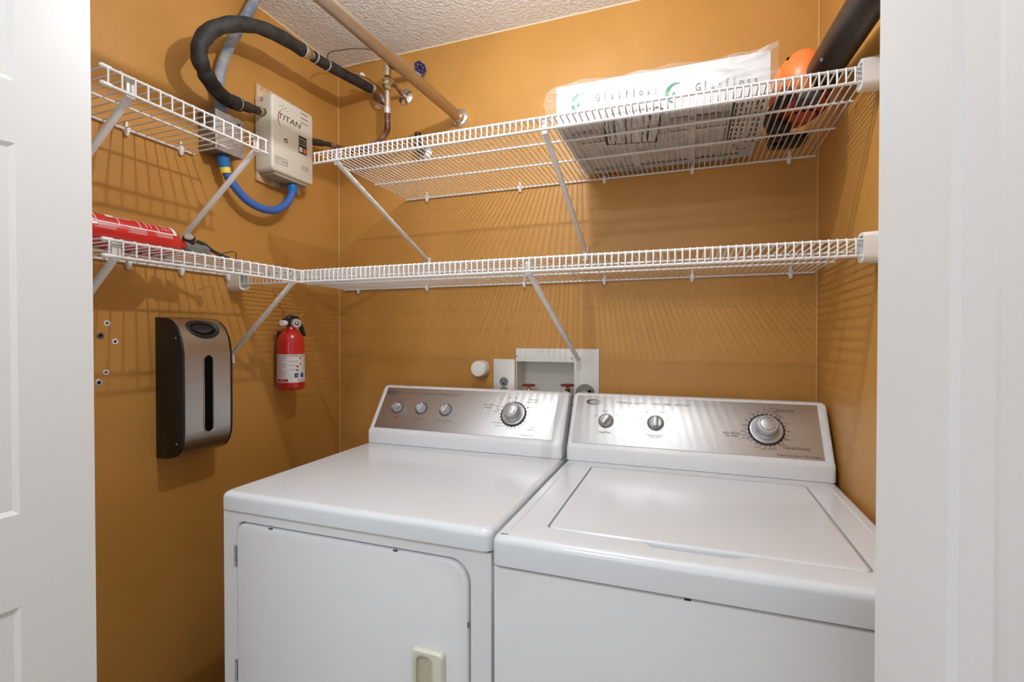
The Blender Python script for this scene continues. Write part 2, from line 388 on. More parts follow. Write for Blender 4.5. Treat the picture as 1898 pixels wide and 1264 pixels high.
# end brackets holding the lips at the side walls
def end_bracket(x0, x1, z, label):
    t = thing('end_bracket', label, 'shelf end bracket', ((x0 + x1) / 2, SD, z), 'white end brackets of the back shelves')
    b = NB(); s = 1 if x0 > .5 else -1
    L = rrect(-.019, .019, -.029, .029, .012); out = []
    xi, xo = (x0, x1) if s > 0 else (x1, x0)
    lp = lambda x, k: [(x, SD + a * k, z - .016 + c * k) for a, c in L]
    r = loft(b, [lp(xo, 1.06), lp(xi, 1), lp(xi, .80), lp(xi + s * .02, .78)])
    obj('socket', b, M_WPL, t)
end_bracket(1.668, RW, ZU + .006, 'white plastic end bracket at the right wall for the upper shelf')
end_bracket(1.672, RW, ZL + .005, 'white plastic end bracket at the right wall for the lower shelf')
end_bracket(.0, .05, ZL + .001, 'white plastic end bracket on the left wall under the lower shelf')

# diagonal support struts
def strut(top, foot, wn, label):
    top, foot, wn = Vector(top), Vector(foot), Vector(wn)
    t = thing('shelf_bracket', label, 'shelf bracket', foot, 'white diagonal shelf brackets')
    ax = (foot + wn * .010 - top).normalized(); s = Vector((0, 0, 1)).cross(wn).normalized()
    b = NB(); a0 = top + ax * .0; a1 = foot + wn * .010
    obox(b, (a0 + a1) / 2, s, ax.cross(s), ax, .0072, .0050, (a1 - a0).length / 2, .0035, 3); obj('strut', b, M_BUSH, t)
    b = NB(); obox(b, foot + wn * .0035 + Vector((0, 0, -.012)), s, wn, (0, 0, 1), .009, .0035, .022, .002); lathe(b, foot + wn * .007 + Vector((0, 0, -.018)), wn, [(0, .0035), (.002, .003)], 10)
    obj('wall_foot', b, M_BUSH, t)
    b = NB(); obox(b, top + Vector((0, 0, .012)), s, wn, (0, 0, 1), .0085, .002, .020, .0015); obox(b, top + Vector((0, 0, .030)) - wn * .006, s, wn, (0, 0, 1), .0085, .010, .0015, .001)
    obj('lip_hook', b, M_BUSH, t)
strut((.395, SD + .01, ZU - .024), (.418, 0, 1.575), (0, -1, 0), 'left diagonal white bracket under the upper back shelf')
strut((1.018, SD + .01, ZU - .024), (1.022, 0, 1.575), (0, -1, 0), 'right diagonal white bracket under the upper back shelf')
strut((.975, SD + .01, ZL - .026), (1.0, 0, 1.205), (0, -1, 0), 'diagonal white bracket under the lower back shelf, footed on the white wall box')
strut((.27, -.655, ZU - .03), (0, -.70, 1.52), (1, 0, 0), 'diagonal white bracket under the end of the upper left shelf')
strut((.27, -.965, ZU - .03), (0, -.99, 1.54), (1, 0, 0), 'diagonal white bracket of the upper left shelf beside the door')
strut((.27, -.525, ZL - .026), (0, -.507, 1.235), (1, 0, 0), 'diagonal white bracket of the lower left shelf, above the bag holder')
strut((.27, -.995, ZL - .026), (0, -1.0, 1.22), (1, 0, 0), 'diagonal white bracket of the lower left shelf, half hidden by the door')

# ------------------------------------------------------------------ washer and dryer
D0, D1, W0, W1 = .3185, 1.0045, 1.013, 1.699
TZ = .923
PB = Vector((0, -.242, .973)); PT = Vector((0, -.153, 1.103)); PU = (PT - PB).normalized(); PH = (PT - PB).length
PN = Vector((1, 0, 0)).cross(PU)      # outward normal (towards the hall and up)
def onp(px, py, h=0): return atp(px, py, PB + PN * .0022, PN) + PN * h
def top_slab(b, x0, x1, y0, y1, z0, z1, hole=None):
    r = .016
    def L(i, z): return [(x, y, z) for x, y in rrect(x0 + i, x1 - i, y0 + i, y1 - i, r, 5)]
    loops = [L(0, z0)] + [L(.014 * (1 - math.cos(a)), z1 - .014 + .014 * math.sin(a)) for a in (PI / 2 * k / 5 for k in range(6))]
    return loops
def console(t, x0, x1, pl, pr, label_side=True):
    prof = [(-.252, TZ + .001), (-.252, .960), (-.249, .968), (-.242, .973), (-.153, 1.103), (-.145, 1.108), (-.125, 1.108), (-.112, 1.10), (-.10, 1.03), (-.10, TZ + .001)]
    def pf(i):  # inset profile for rounded ends
        cy, cz = -.175, 1.0
        return [(cy + (y - cy) * (1 - i), TZ + .001 + (z - TZ - .001) * (1 - i * .6)) for y, z in prof]
    xs = [(x0 + .003, .10), (x0 + .004, .055), (x0 + .007, .02), (x0 + .012, 0), (x1 - .014, 0), (x1 - .007, .02), (x1 - .004, .055), (x1 - .003, .10)]
    b = NB(); loft(b, [[(x, y, z) for y, z in pf(i)] for x, i in xs]); o = obj('control_console', b, M_ENAM2, t, 35)
    b = NB(); c = PB + PN * .0008 + PU * (PH * .5); obox(b, c + Vector(((pl + pr) / 2, 0, 0)), (1, 0, 0), PU, PN, (pr - pl) / 2, PH * .49, .0012, .0006); pn = obj('control_panel', b, M_SS, t, 30)
    return o, pn
def small_knob(par, px, py, r, ang):
    p = onp(px, py)
    b = NB(); lathe(b, p, PN, [(0, r), (.002, r), (.002, r * .9)], 28); k = obj('knob', b, M_DKG, par)
    b = NB(); lathe(b, p, PN, [(.001, r * .83), (.005, r * .81), (.007, r * .74), (.006, r * .66)], 28); obj('knob_skirt', b, M_SILVL, k)
    b = NB(); a = Vector((1, 0, 0)) * math.sin(ang) + PU * math.cos(ang); s = PN.cross(a)
    obox(b, p + PN * .011, a, s, PN, r * .68, r * .27, .008, .003, 2); obj('knob_grip', b, M_SILV, k)
    # tick marks around it
    return k
def dial(par, px, py, r, teeth=26):
    p = onp(px, py)
    b = NB(); seg = teeth * 4; rg = []
    for h in (0, .004):
        rg.append([p + PN * h + (Vector((1, 0, 0)) * math.cos(2 * PI * k / seg) + PU * math.sin(2 * PI * k / seg)) * r * (1.0 if k % 4 < 2 else .955) for k in range(seg)])
    loft(b, rg); d = obj('cycle_dial', b, M_BLK, par, 25)
    b = NB(); lathe(b, p, PN, [(.003, r * .88), (.006, r * .87), (.007, r * .82), (.005, r * .62), (.005, r * .5)], 40); obj('dial_skirt', b, M_SILV, d)
    b = NB(); lathe(b, p, PN, [(.004, r * .66), (.012, r * .64), (.014, r * .58), (.024, r * .55), (.026, r * .6), (.036, r * .58), (.040, r * .52), (.0405, r * .44), (.0385, r * .42), (.0385, r * .40), (.041, r * .38), (.043, r * .2), (.0433, 0.0001)], 40)
    obj('dial_knob', b, M_SILVL, d); return d
def panel_text(par, items, m=M_INK, name='panel_print'):
    b = NB()
    for s, px, py, sz in items: text_into(b, s, onp(px, py), (1, 0, 0), PU, sz)
    obj(name, b, m, par, 0)
def ticks(b, p, r0, r1, n, a0, a1, w=.0007):
    for k in range(n):
        a = math.radians(a0 + (a1 - a0) * k / max(n - 1, 1)); d = Vector((1, 0, 0)) * math.cos(a) + PU * math.sin(a); s = PN.cross(d)
        q = p + PN * .0004; vs = [q + d * r0 - s * w, q + d * r0 + s * w, q + d * r1 + s * w, q + d * r1 - s * w]; b.faces.new([b.verts.new(v) for v in vs])
def oval_logo(par, px, py, a, bb):
    p = onp(px, py); b = NB()
    ellipse_decal(b, p, (1, 0, 0), PU, a, bb, inner=(a * .20, 0, a * .77, bb * .72)); ellipse_decal(b, p, (1, 0, 0), PU, a * 1.02, bb * 1.04, off=.0003, inner=(0, 0, a * .97, bb * .95))
    text_into(b, 'Amana', p + Vector((a * .22, 0, 0)), (1, 0, 0), PU, bb * .95); obj('oval_emblem', b, M_INK, par, 0)

# dryer (left)
dr = thing('clothes_dryer', 'white clothes dryer on the left with a square front door and three small knobs', 'clothes dryer', ((D0 + D1) / 2, -.45, 0))
FD = -.800
b = NB()
fr = [b.verts.new((x, FD, z)) for x, z in rrect(D0 + .002, D1 - .002, .03, .8775, .004, 3)]
bk = [b.verts.new((x, -.10, z)) for x, z in rrect(D0 + .002, D1 - .002, .03, .8775, .004, 3)]
for k in range(len(fr)): b.faces.new((fr[k], fr[(k + 1) % len(fr)], bk[(k + 1) % len(fr)], bk[k]))
b.faces.new(bk)
HX0, HX1, HZ0, HZ1 = .3605, .9605, .20, .8575; HR = (.045, .022, .03, .04)
hl = [b.verts.new((x, FD, z)) for x, z in rrect(HX0, HX1, HZ0, HZ1, HR, 8)]
hb = [b.verts.new((x, FD + .003, z)) for x, z in rrect(HX0 + .002, HX1 - .002, HZ0 + .002, HZ1 - .002, HR, 8)]
hc = [b.verts.new((x, FD + .02, z)) for x, z in rrect(HX0 + .002, HX1 - .002, HZ0 + .002, HZ1 - .002, HR, 8)]
for p, q in ((hl, hb), (hb, hc)):
    for k in range(len(p)): b.faces.new((p[k], p[(k + 1) % len(p)], q[(k + 1) % len(p)], q[k]))
holed(b, fr, [hl]); f = b.faces.new(hc); f.material_index = 1
obj('cabinet', b, [M_ENAM2, M_GAP], dr, 35)
b = NB(); box(b, D0 + .006, D1 - .006, FD + .0025, -.105, .874, .884); obj('seam', b, M_GAP, dr, 0)
b = NB(); loft(b, top_slab(b, D0, D1, -.808, -.09, .882, TZ)); obj('top', b, M_ENAM, dr, 50)
b = NB()
DL_ = lambda i, y: [(x, y, z) for x, z in rrect(HX0 + .0045 + i, HX1 - .0045 - i, HZ0 + .0045 + i, HZ1 - .0050 - i, HR, 8)]
loft(b, [DL_(0, FD + .016), DL_(0, FD - .001), DL_(.0012, FD - .0035), DL_(.004, FD - .0045)]); door = obj('door', b, M_ENAM2, dr, 50)
for z in (.775, .507):
    b = NB(); box(b, .3555, .3625, FD - .003, FD + .002, z - .024, z + .024, .001); rod(b, (.3615, FD - .004, z - .024), (.3615, FD - .004, z + .024), .0028, 10); obj('hinge', b, M_GALV, door)
for x, z in ((.470, .8537), (.797, .8537)):
    b = NB(); box(b, x - .008, x + .002, FD - .005, FD - .001, z - .0025, z + .0005, .0008); obj('bumper', b, M_INK, door)
for z in (.735, .60):
    b = NB(); box(b, .9555, .9572, FD - .005, FD - .002, z - .006, z + .004); obj('bumper', b, M_INK, door)
# pull handle: cream bezel round a scoop
b = NB(); hx0, hx1, hz0, hz1 = .8365, .9085, .50, .6725; yy = FD - .0045
HLp = lambda l, rr, bt, tp, y, q: [(x, y, z) for x, z in rrect(hx0 + l, hx1 - rr, hz0 + bt, hz1 - tp, q, 5)]
loft(b, [HLp(0, 0, 0, 0, yy + .001, .010), HLp(0, 0, 0, 0, yy - .006, .010), HLp(.003, .004, .003, .003, yy - .013, .010), HLp(.007, .016, .008, .008, yy - .014, .012), HLp(.011, .026, .014, .014, yy - .010, .012), HLp(.011, .030, .014, .016, yy - .001, .012)])
hd = obj('door_handle', b, M_CREAM, door, 45)
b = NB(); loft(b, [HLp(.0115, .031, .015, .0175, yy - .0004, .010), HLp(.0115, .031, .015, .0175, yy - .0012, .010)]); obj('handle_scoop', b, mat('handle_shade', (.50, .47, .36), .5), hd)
con, pan = console(dr, D0, D1, D0 + .022, D1 - .036)
for px, py, an in ((737, 755, 1.2), (781, 757, .45), (826, 760, .5)): small_knob(dr, px, py, .0225, an)
dial(dr, 952, 768, .043, 24)
oval_logo(pan, 728, 727, .0215, .0085)
panel_text(pan, [('HEAVY DUTY   SUPER CAPACITY PLUS   SENSOR   COMMERCIAL QUALITY', 790, 730, .0082)], M_INKL)
panel_text(pan, [('Signal', 734, 773, .0085)], M_INKR, 'red_print')
panel_text(pan, [('Temperature', 777, 776, .0085), ('Press To Start', 824, 780, .009), ('Push', 822, 785, .006), ('Timed Dry', 906, 750, .009), ('Regular', 905, 755, .008),
                 ('Off', 717, 749, .006), ('Loud', 756, 751, .006), ('Off  Low  Med', 738, 740, .0055), ('Hi', 764, 749, .005), ('Low', 797, 748, .005),
                 ('Automatic', 990, 741, .008), ('No Iron Dry', 987, 746, .007), ('Less Dry', 982, 755, .006), ('Fluff', 986, 793, .0065), ('Air Dry', 985, 797, .007), ('Less Dry Time', 976, 807, .0065),
                 ('60', 931, 740, .006), ('40', 945, 738, .006), ('Off', 957, 738, .006), ('Very Dry', 924, 753, .005), ('Dry', 924, 758, .005), ('More Dry', 920, 762, .005), ('Cool Down', 920, 783, .005), ('Damp Dry', 922, 789, .005)], M_INKL, 'cycle_print')
b = NB(); ticks(b, onp(952, 768), .046, .051, 24, 0, 345); obj('dial_ticks', b, M_INKL, pan, 0)

# washer (right)
wa = thing('washing_machine', 'white top-loading washing machine on the right with an inset lid and two small knobs', 'washing machine', ((W0 + W1) / 2, -.45, 0))
FW = -.818
b = NB(); box(b, W0 + .001, W1 - .001, FW, -.10, .03, .8645, .005, 3); obj('cabinet', b, M_ENAM2, wa)
b = NB(); box(b, W0 + .006, W1 - .006, FW + .003, -.105, .858, .876); obj('seam', b, M_GAP, wa, 0)
b = NB(); box(b, 1.346, 1.356, FW - .001, FW + .01, .8615, .868, .001); obj('seam_tab', b, M_GAP, wa, 0)
LX0, LX1, LY0, LY1 = 1.101, 1.620, -.757, -.300
b = NB(); lp = top_slab(b, W0, W1, -.826, -.09, .870, TZ)
rs = [[b.verts.new(p) for p in L] for L in lp]
for p, q in zip(rs, rs[1:]):
    for k in range(len(p)): b.faces.new((p[k], p[(k + 1) % len(p)], q[(k + 1) % len(p)], q[k]))
b.faces.new(rs[0])
# hole outline with the finger notch in front
base = rrect(LX0 - .003, LX1 + .003, LY0 - .003, LY1 + .003, (.012, .012, .016, .016), 5)
i_n = 18   # after the front-left corner (x0,y0)
notch = [(1.275, LY0 - .003), (1.292, LY0 - .021), (1.425, LY0 - .021), (1.448, LY0 - .003)]
hp = base[:i_n] + notch + base[i_n:]
h1 = [b.verts.new((x, y, TZ)) for x, y in hp]; h2 = [b.verts.new((x, y, TZ - .014)) for x, y in hp]
for k in range(len(h1)): b.faces.new((h1[k], h1[(k + 1) % len(h1)], h2[(k + 1) % len(h1)], h2[k]))
holed(b, rs[-1], [h1]); b.faces.new(h2)
obj('top', b, M_ENAM, wa, 40)
b = NB(); LL = lambda i, z: [(x, y, z) for x, y in rrect(LX0 + i, LX1 - i, LY0 + i, LY1 - i, (.01, .01, .014, .014), 5)]
loft(b, [LL(0, TZ - .012), LL(0, TZ - .002), LL(.002, TZ + .0008), LL(.006, TZ + .0012)]); obj('lid', b, M_ENAM, wa, 50)
for x in (W0 + .026, W1 - .026):
    b = NB(); tube(b, [(x, -.795, TZ - .0006), (x, -.27, TZ - .0006)], .0022, 8, 1); obj('top_bead', b, M_ENAM, wa)
b = NB(); box(b, W0 + .014, W0 + .028, -.812, -.8105, TZ - .001, TZ + .0006); obj('chip', b, M_INK, wa, 0)
con, pan = console(wa, W0, W1, W0 + .016, W1 - .026)
small_knob(wa, 1123, 780, .0225, .6); small_knob(wa, 1215, 784, .0235, 0.0)
dial(wa, 1420, 797, .0455, 26)
oval_logo(pan, 1100, 745, .0215, .0085)
panel_text(pan, [('COMMERCIAL QUALITY      7 CYCLE  2 SPEED   HEAVY DUTY', 1210, 749, .0078), ('Medium', 1122, 762, .0055), ('Small', 1105, 770, .005), ('Super', 1145, 771, .005)], M_INKL)
panel_text(pan, [('Load Size', 1121, 801, .0085), ('Temperature', 1213, 807, .0085), ('WASH/RINSE', 1213, 811, .005), ('REGULAR', 1455, 762, .0105), ('HANDWASH', 1477, 832, .0105), ('Push In To Select, Pull To Start', 1481, 846, .0078),
                 ('NO IRON', 1356, 803, .010), ('PERM PRESS', 1356, 808, .006), ('Hot', 1200, 764, .006), ('Warm', 1226, 764, .006), ('Cold', 1189, 776, .006), ('Tap', 1238, 777, .006),
                 ('Heavy', 1431, 757, .0065), ('Normal', 1430, 762, .0065), ('Light', 1437, 766, .006), ('Soak', 1442, 770, .006), ('Rinse', 1448, 774, .006), ('Spin', 1460, 785, .006), ('Off', 1462, 800, .006), ('Wash', 1459, 815, .006),
                 ('Delicate', 1454, 825, .0055), ('Rinse', 1435, 832, .0055), ('Spin', 1427, 833, .006), ('Wash', 1415, 832, .006), ('Light', 1403, 829, .0055), ('Normal', 1383, 812, .006), ('Heavy', 1381, 806, .006), ('Rinse', 1378, 799, .006),
                 ('Spin', 1379, 788, .006), ('Off', 1382, 778, .006), ('Wash', 1394, 768, .006), ('Soak', 1405, 763, .006)], M_INK, 'cycle_print')
b = NB(); ticks(b, onp(1420, 797), .048, .052, 26, 0, 346); obj('dial_ticks', b, M_INK, pan, 0)
b = NB()
p = onp(1420, 797); ticks(b, p, .048, .068, 1, 90, 90, .0006); obj('pointer_line', b, M_INK, pan, 0)

# ------------------------------------------------------------------ back wall fittings behind the machines
t = thing('laundry_valve_box', 'white recessed laundry valve box with two red tap handles', 'valve box', (.92, 0, 1.12))
b = NB()
PX0, PX1, PZ1 = .7725, 1.068, 1.242
o4 = [b.verts.new((x, -.004, z)) for x, z in rrect(PX0, PX1, .96, PZ1, .002, 2)]
o5 = [b.verts.new((x, -.0005, z)) for x, z in rrect(PX0, PX1, .96, PZ1, .002, 2)]
for k in range(len(o4)): b.faces.new((o4[k], o4[(k + 1) % len(o4)], o5[(k + 1) % len(o4)], o5[k]))
i4 = [b.verts.new((x, -.004, z)) for x, z in rrect(BX0 + .003, BX1 - .002, BZ0 + .01, BZ1 - .002, .001, 2)]
i5 = [b.verts.new((x, .085, z)) for x, z in rrect(BX0 + .006, BX1 - .006, BZ0 + .012, BZ1 - .006, .001, 2)]
holed(b, o4, [i4])
for k in range(len(i4)):
    f = b.faces.new((i4[k], i4[(k + 1) % len(i4)], i5[(k + 1) % len(i4)], i5[k])); f.material_index = 1
f = b.faces.new(i5); f.material_index = 1
obj('box_frame', b, [M_WPL, M_BOXIN], t, 0)
for px, py in ((958, 660), (1060, 664)):
    b = NB(); lathe(b, at(px, py, 'y', -.004), (0, -1, 0), [(0, .004), (.0015, .0035)], 10); obj('screw', b, M_GALV, t)
b = NB(); text_into(b, 'WASHER OUTLET BOX', at(1010, 652, 'y', -.004), (1, 0, 0), (0, 0, 1), .009); text_into(b, 'HOT   COLD', at(1010, 659, 'y', -.004), (1, 0, 0), (0, 0, 1), .007); obj('embossed_print', b, mat('faint_print', (.66, .65, .63), .5), t, 0)
def wheel(b, p, ax, r, lobes=6, rt=.0045, th=.006):
    ax = Vector(ax).normalized(); u = ax.orthogonal().normalized(); v = ax.cross(u); n = 36
    pts = [Vector(p) + (u * math.cos(2 * PI * k / n) + v * math.sin(2 * PI * k / n)) * r * (1 + .07 * math.cos(lobes * 2 * PI * k / n)) for k in range(n)]
    rings = []
    for k in range(n):
        c = pts[k]; rad = (c - Vector(p)).normalized()
        rings.append([b.verts.new(c + (rad * math.cos(a) + ax * math.sin(a)) * rt) for a in (2 * PI * j / 8 for j in range(8))])
    for k in range(n):
        A, B = rings[k], rings[(k + 1) % n]
        for j in range(8): b.faces.new((A[j], A[(j + 1) % 8], B[(j + 1) % 8], B[j]))
    for k in range(lobes):
        a = 2 * PI * k / lobes; rod(b, Vector(p), Vector(p) + (u * math.cos(a) + v * math.sin(a)) * r, rt * .75, 6)
    lathe(b, Vector(p) - ax * th / 2, ax, [(0, r * .28), (th, r * .28)], 12)
for x, px in ((0, 980), (1, 1052)):
    p = at(px, 714, 'y', .03)
    b = NB(); rod(b, p - Vector((0, 0, .07)), p, .005, 10); lathe(b, p - Vector((0, 0, .026)), (0, 0, 1), [(0, .009), (.012, .009), (.016, .006)], 12); lathe(b, p - Vector((0, 0, .09)), (0, 0, 1), [(0, .012), (.04, .012), (.045, .008)], 12)
    v = obj('tap', b, M_BRASS, t)
    b = NB(); wheel(b, p, (0, 0, 1), .021, 5, .0035); obj('tap_handle', b, M_HRED, v)
b = NB(); lathe(b, at(963, 714, 'y', .05), (1, -.3, 0), [(0, .010), (.003, .010), (.006, .006)], 16); obj('knockout_plug', b, M_WPL, t)
# duplex outlet
t = thing('wall_outlet', 'white duplex outlet plate left of the laundry valve box', 'wall outlet', (.7265, 0, 1.13))
b = NB(); loft(b, [[(x, y, z) for x, z in rrect(.686 + i, .7675 - i, 1.05 + i, 1.203 - i, .003, 3)] for i, y in ((0, -.0002), (0, -.0035), (.0015, -.005))]); pl = obj('cover_plate', b, M_WPL, t)
for z in (1.122, 1.088):
    b = NB(); lathe(b, (.7265, -.005, z), (0, -1, 0), [(0, .0165), (.0015, .0165), (.002, .015)], 24); rc = obj('socket', b, M_PGREY, t)
    b = NB()
    for dx in (-.006, .006): box(b, .7265 + dx - .001, .7265 + dx + .001, -.0075, -.0068, z - .0005, z + .009)
    lathe(b, (.7265, -.0068, z - .007), (0, -1, 0), [(0, .003), (.0007, .003)], 12); obj('slots', b, M_BLKM, rc, 0)
b = NB(); box(b, .7115, .7415, -.03, -.0075, 1.073, 1.095, .004); obj('plug', b, M_BLK, t)
# dryer receptacle, partly hidden
t = thing('dryer_receptacle', 'round grey dryer receptacle in the right of the white box plate', 'wall outlet', (1.022, 0, 1.090))
b = NB(); lathe(b, (1.022, -.0045, 1.090), (0, -1, 0), [(0, .033), (.006, .032), (.010, .028), (.010, .0)], 32); r = obj('socket', b, M_PGREY, t)
b = NB(); box(b, 1.034, 1.044, -.0165, -.0140, 1.088, 1.104, .001); obj('slot', b, M_BLKM, r, 0)
b = NB(); lathe(b, (1.022, -.0145, 1.084), (0, -1, -.4), [(0, .020), (.018, .019), (.024, .014)], 24); obj('plug', b, mat('grey_plug', (.30, .31, .30), .5), t)
# pvc cap
t = thing('pipe_cap', 'round white pipe cap sticking out of the back wall', 'pipe cap', (.635, 0, 1.170))
b = NB(); lathe(b, (.640, .002, 1.168), (0, -1, 0), [(0, .0295), (.038, .0295), (.042, .028), (.044, .026), (.0445, .0)], 36); obj('cap', b, M_WPL, t)
# cords between the machines
b = NB(); tube(b, [at(1045, 727, 'y', -.08), at(1052, 729, 'y', -.08), at(1056, 736, 'y', -.075), at(1055, 745, 'y', -.07), (1.005, -.06, 1.0)], .0045, 10, 6)
tag(obj('drain_hose', b, M_WPL), 'thin white hose looping over between the dryer and the washer', 'hose')
b = NB(); tube(b, [at(1052, 722, 'y', -.02), at(1055, 745, 'y', -.03), (1.008, -.04, 1.0), (1.008, -.05, .90)], .007, 10, 6)
tag(obj('supply_hose', b, M_BLK), 'black hose hanging in the gap between the dryer and the washer', 'hose')

# ------------------------------------------------------------------ metal pole from the back wall
t = thing('metal_pole', 'dull metal pole running from the back wall towards the ceiling edge', 'pole', (.532, 0, 2.104))
A = at(852, 219, 'y', -.002); B2 = at(597, -4, 'x', .535); dr_ = (B2 - A).normalized(); B3 = A + dr_ * 1.0
b = NB(); rod(b, A, B3, .0185, 24); obj('pole', b, M_ROD, t)
b = NB(); lathe(b, (A.x, 0, A.z), (0, -1, 0), [(0, .034), (.004, .034), (.008, .030), (.010, .022), (.030, .0205), (.030, .0187)], 32, False); obj('flange', b, M_CHROME, t)
b = NB(); lathe(b, (A.x + .008, -.006, A.z - .026), (0, -1, 0), [(0, .005), (.003, .004)], 10); obj('flange_screw', b, M_GALV, t)

# ------------------------------------------------------------------ water heater group on the left wall
t = thing('backing_board', 'thin painted board on the left wall behind the water heater', 'board', (0, -.30, 1.97))
b = NB(); q = [(-.412, 2.118), (-.408, 1.824), (-.225, 1.822), (-.225, 2.118)]; box(b, 0, .010, -.413, -.222, 1.80, 2.122, .002); obj('board', b, M_BOARD, t)
HX, HY0, HY1, HZ0_, HZ1_ = .079, -.418, -.232, 1.828, 2.078
t = thing('tankless_water_heater', 'cream tankless water heater box mounted on the left wall', 'water heater', (.01, -.325, 1.955))
b = NB()
def HLc(x, i, q=.012): return [(x, y, z) for y, z in rrect(HY0 + i, HY1 - i, HZ0_ + i, HZ1_ - i, q, 5)]
loft(b, [HLc(.010, 0), HLc(HX - .008, 0), HLc(HX - .003, .0015), HLc(HX, .006)]); hb_ = obj('housing', b, M_HEAT, t, 40)
R_, U_ = (0, 1, 0), (0, 0, 1)
def onh(px, py): return at(px, py, 'x', HX)
b = NB(); text_into(b, 'TITAN', onh(536, 224), R_, (0, -.05, 1), .027, xs=1.3, shear=.2); 
for i, (dx, dz) in enumerate(((0, 0), (.012, .006), (.024, .002), (.008, -.007), (.018, -.006), (.030, -.006))):
    p = onh(519, 196); ellipse_decal(b, p + Vector((0, dx, dz)), R_, U_, .0022, .0015, seg=8)
for k in range(3):
    p = onh(564, 213 + k * 8.5); decal(b, p, R_, U_, .034, .0022)
obj('housing_print', b, M_INKB, hb_, 0)
b = NB(); n = 20; o = onh(524, 222)
arc = [(math.radians(100 + 150 * k / n), .0038 * math.sin(PI * k / n) + .0006) for k in range(n + 1)]
vo = [b.verts.new(o + Vector((.0006, .026 * math.cos(a) * .8, .030 * math.sin(a)))) for a, w in arc]
vi = [b.verts.new(o + Vector((.0006, (.026 - w) * math.cos(a) * .8, (.030 - w) * math.sin(a)))) for a, w in arc]
for k in range(n): b.faces.new((vo[k], vo[k + 1], vi[k + 1], vi[k]))
obj('red_swoosh', b, M_INKR, hb_, 0)
b = NB(); decal(b, onh(561, 270), R_, U_, .038, .060); sk = obj('black_sticker', b, M_INKB, t, 0)
b = NB(); p = onh(561, 270) + Vector((.0004, 0, 0))
text_into(b, 'WARNING', p + Vector((0, 0, .019)), R_, U_, .0075); text_into(b, 'HIGH VOLTAGE', p + Vector((0, 0, .010)), R_, U_, .0052); text_into(b, 'DISCONNECT', p + Vector((0, 0, .001)), R_, U_, .006)
decal(b, p + Vector((0, -.009, -.017)), R_, U_, .014, .016); obj('sticker_print', b, M_LABEL, sk, 0)
b = NB(); decal(b, p + Vector((0, .009, -.017)), R_, U_, .014, .016, off=.0005); obj('sticker_patch', b, M_ORG, sk, 0)
b = NB(); decal(b, onh(522, 299), R_, U_, .052, .022, .004, frame=.0016); text_into(b, 'TITAN', onh(522, 299), R_, U_, .0135, xs=1.2); obj('badge', b, mat('badge_grey', (.12, .08, .08), .5), hb_, 0)
b = NB(); decal(b, onh(565, 313), R_, U_, .030, .014, .001, frame=.001); text_into(b, 'N-120', onh(565, 313), R_, U_, .009); obj('model_sticker', b, M_INK, hb_, 0)
b = NB(); ellipse_decal(b, onh(530, 261), R_, U_, .009, .0075, inner=(.001, -.001, .005, .0035)); obj('green_emblem', b, mat('green_emblem', (.02, .10, .03), .5), hb_, 0)
b = NB(); q = at(485, 184, 'y', HY0); ellipse_decal(b, q, (1, 0, 0), U_, .006, .0065, inner=(0, 0, .003, .0035)); obj('red_mark', b, M_INKR, hb_, 0)
b = NB(); box(b, .014, .070, -.40, -.25, HZ0_ - .010, HZ0_ + .002, .002); obj('bottom_plate', b, mat('heater_base', (.38, .33, .26), .5), t)
b = NB(); box(b, .010, .013, -.345, -.305, HZ0_ - .028, HZ0_ + .0, .001); lathe(b, (.013, -.325, HZ0_ - .018), (1, 0, 0), [(0, .004), (.002, .003)], 10); obj('mounting_tab', b, M_GALV, t)

# black insulated hose
def hx(L): return [at(a, c, 'x', v) for a, c, v in L]
t = thing('insulated_hose', 'thick black foam insulated water hose looping above the heater', 'hose', at(485, 208, 'x', .045))
pth = [at(444, 194, 'x', .055), at(425, 186, 'x', .065), at(404, 170, 'x', .08), at(384, 142, 'x', .10), at(370, 108, 'x', .115), at(373, 78, 'x', .125), at(394, 55, 'x', .135), at(430, 45, 'x', .145), at(475, 49, 'x', .15), at(520, 68, 'x', .155), at(562, 94, 'x', .16)]
def lump(s): return 1 + .035 * math.sin(37 * s) + .03 * math.sin(83 * s + 1) + (.10 * math.exp(-((s - .30) / .03) ** 2)) - .12 * math.exp(-((s - .335) / .012) ** 2)
b = NB(); tube(b, pth, .0205, 20, 14, rf=lump); obj('foam_sleeve', b, M_FOAM, t)
p1 = at(562, 94, 'x', .16); p2 = at(580, 104, 'x', .163); p3 = at(600, 117, 'x', .167); p4 = at(688, 165, 'x', .186)
b = NB(); tube(b, [p2, p3, at(640, 139, 'x', .177), p4], .0180, 18, 8); obj('foam_sleeve', b, M_FOAM, t)
dd = (p2 - p1)
b = NB(); lathe(b, p1, dd, [(-.004, .014), (.004, .0165), (.012, .0165), (.014, .0185), (.024, .0185), (.028, .015), (dd.length + .004, .014)], 6); obj('union_nut', b, M_BRASS, t, 20)
for p, d, RZ in ((p1, dd, .0208), (p2 + (p3 - p2) * .2, p3 - p2, .0188), (at(606, 121, 'x', .168), p4 - p3, .0190), (pth[0] + (pth[1] - pth[0]) * .25, pth[1] - pth[0], .0212)):
    b = NB(); lathe(b, p, d, [(-.0018, RZ), (.0018, RZ)], 24); obj('zip_tie', b, M_ZIP, t)
q0, q1 = at(446, 195, 'x', .054), Vector((.045, HY0 - .001, at(485, 208, 'x', .045).z)); q1 = Vector((.045, HY0, at(484, 209, 'y', HY0).z))
dq = (q1 - q0)
b = NB(); L_ = dq.length
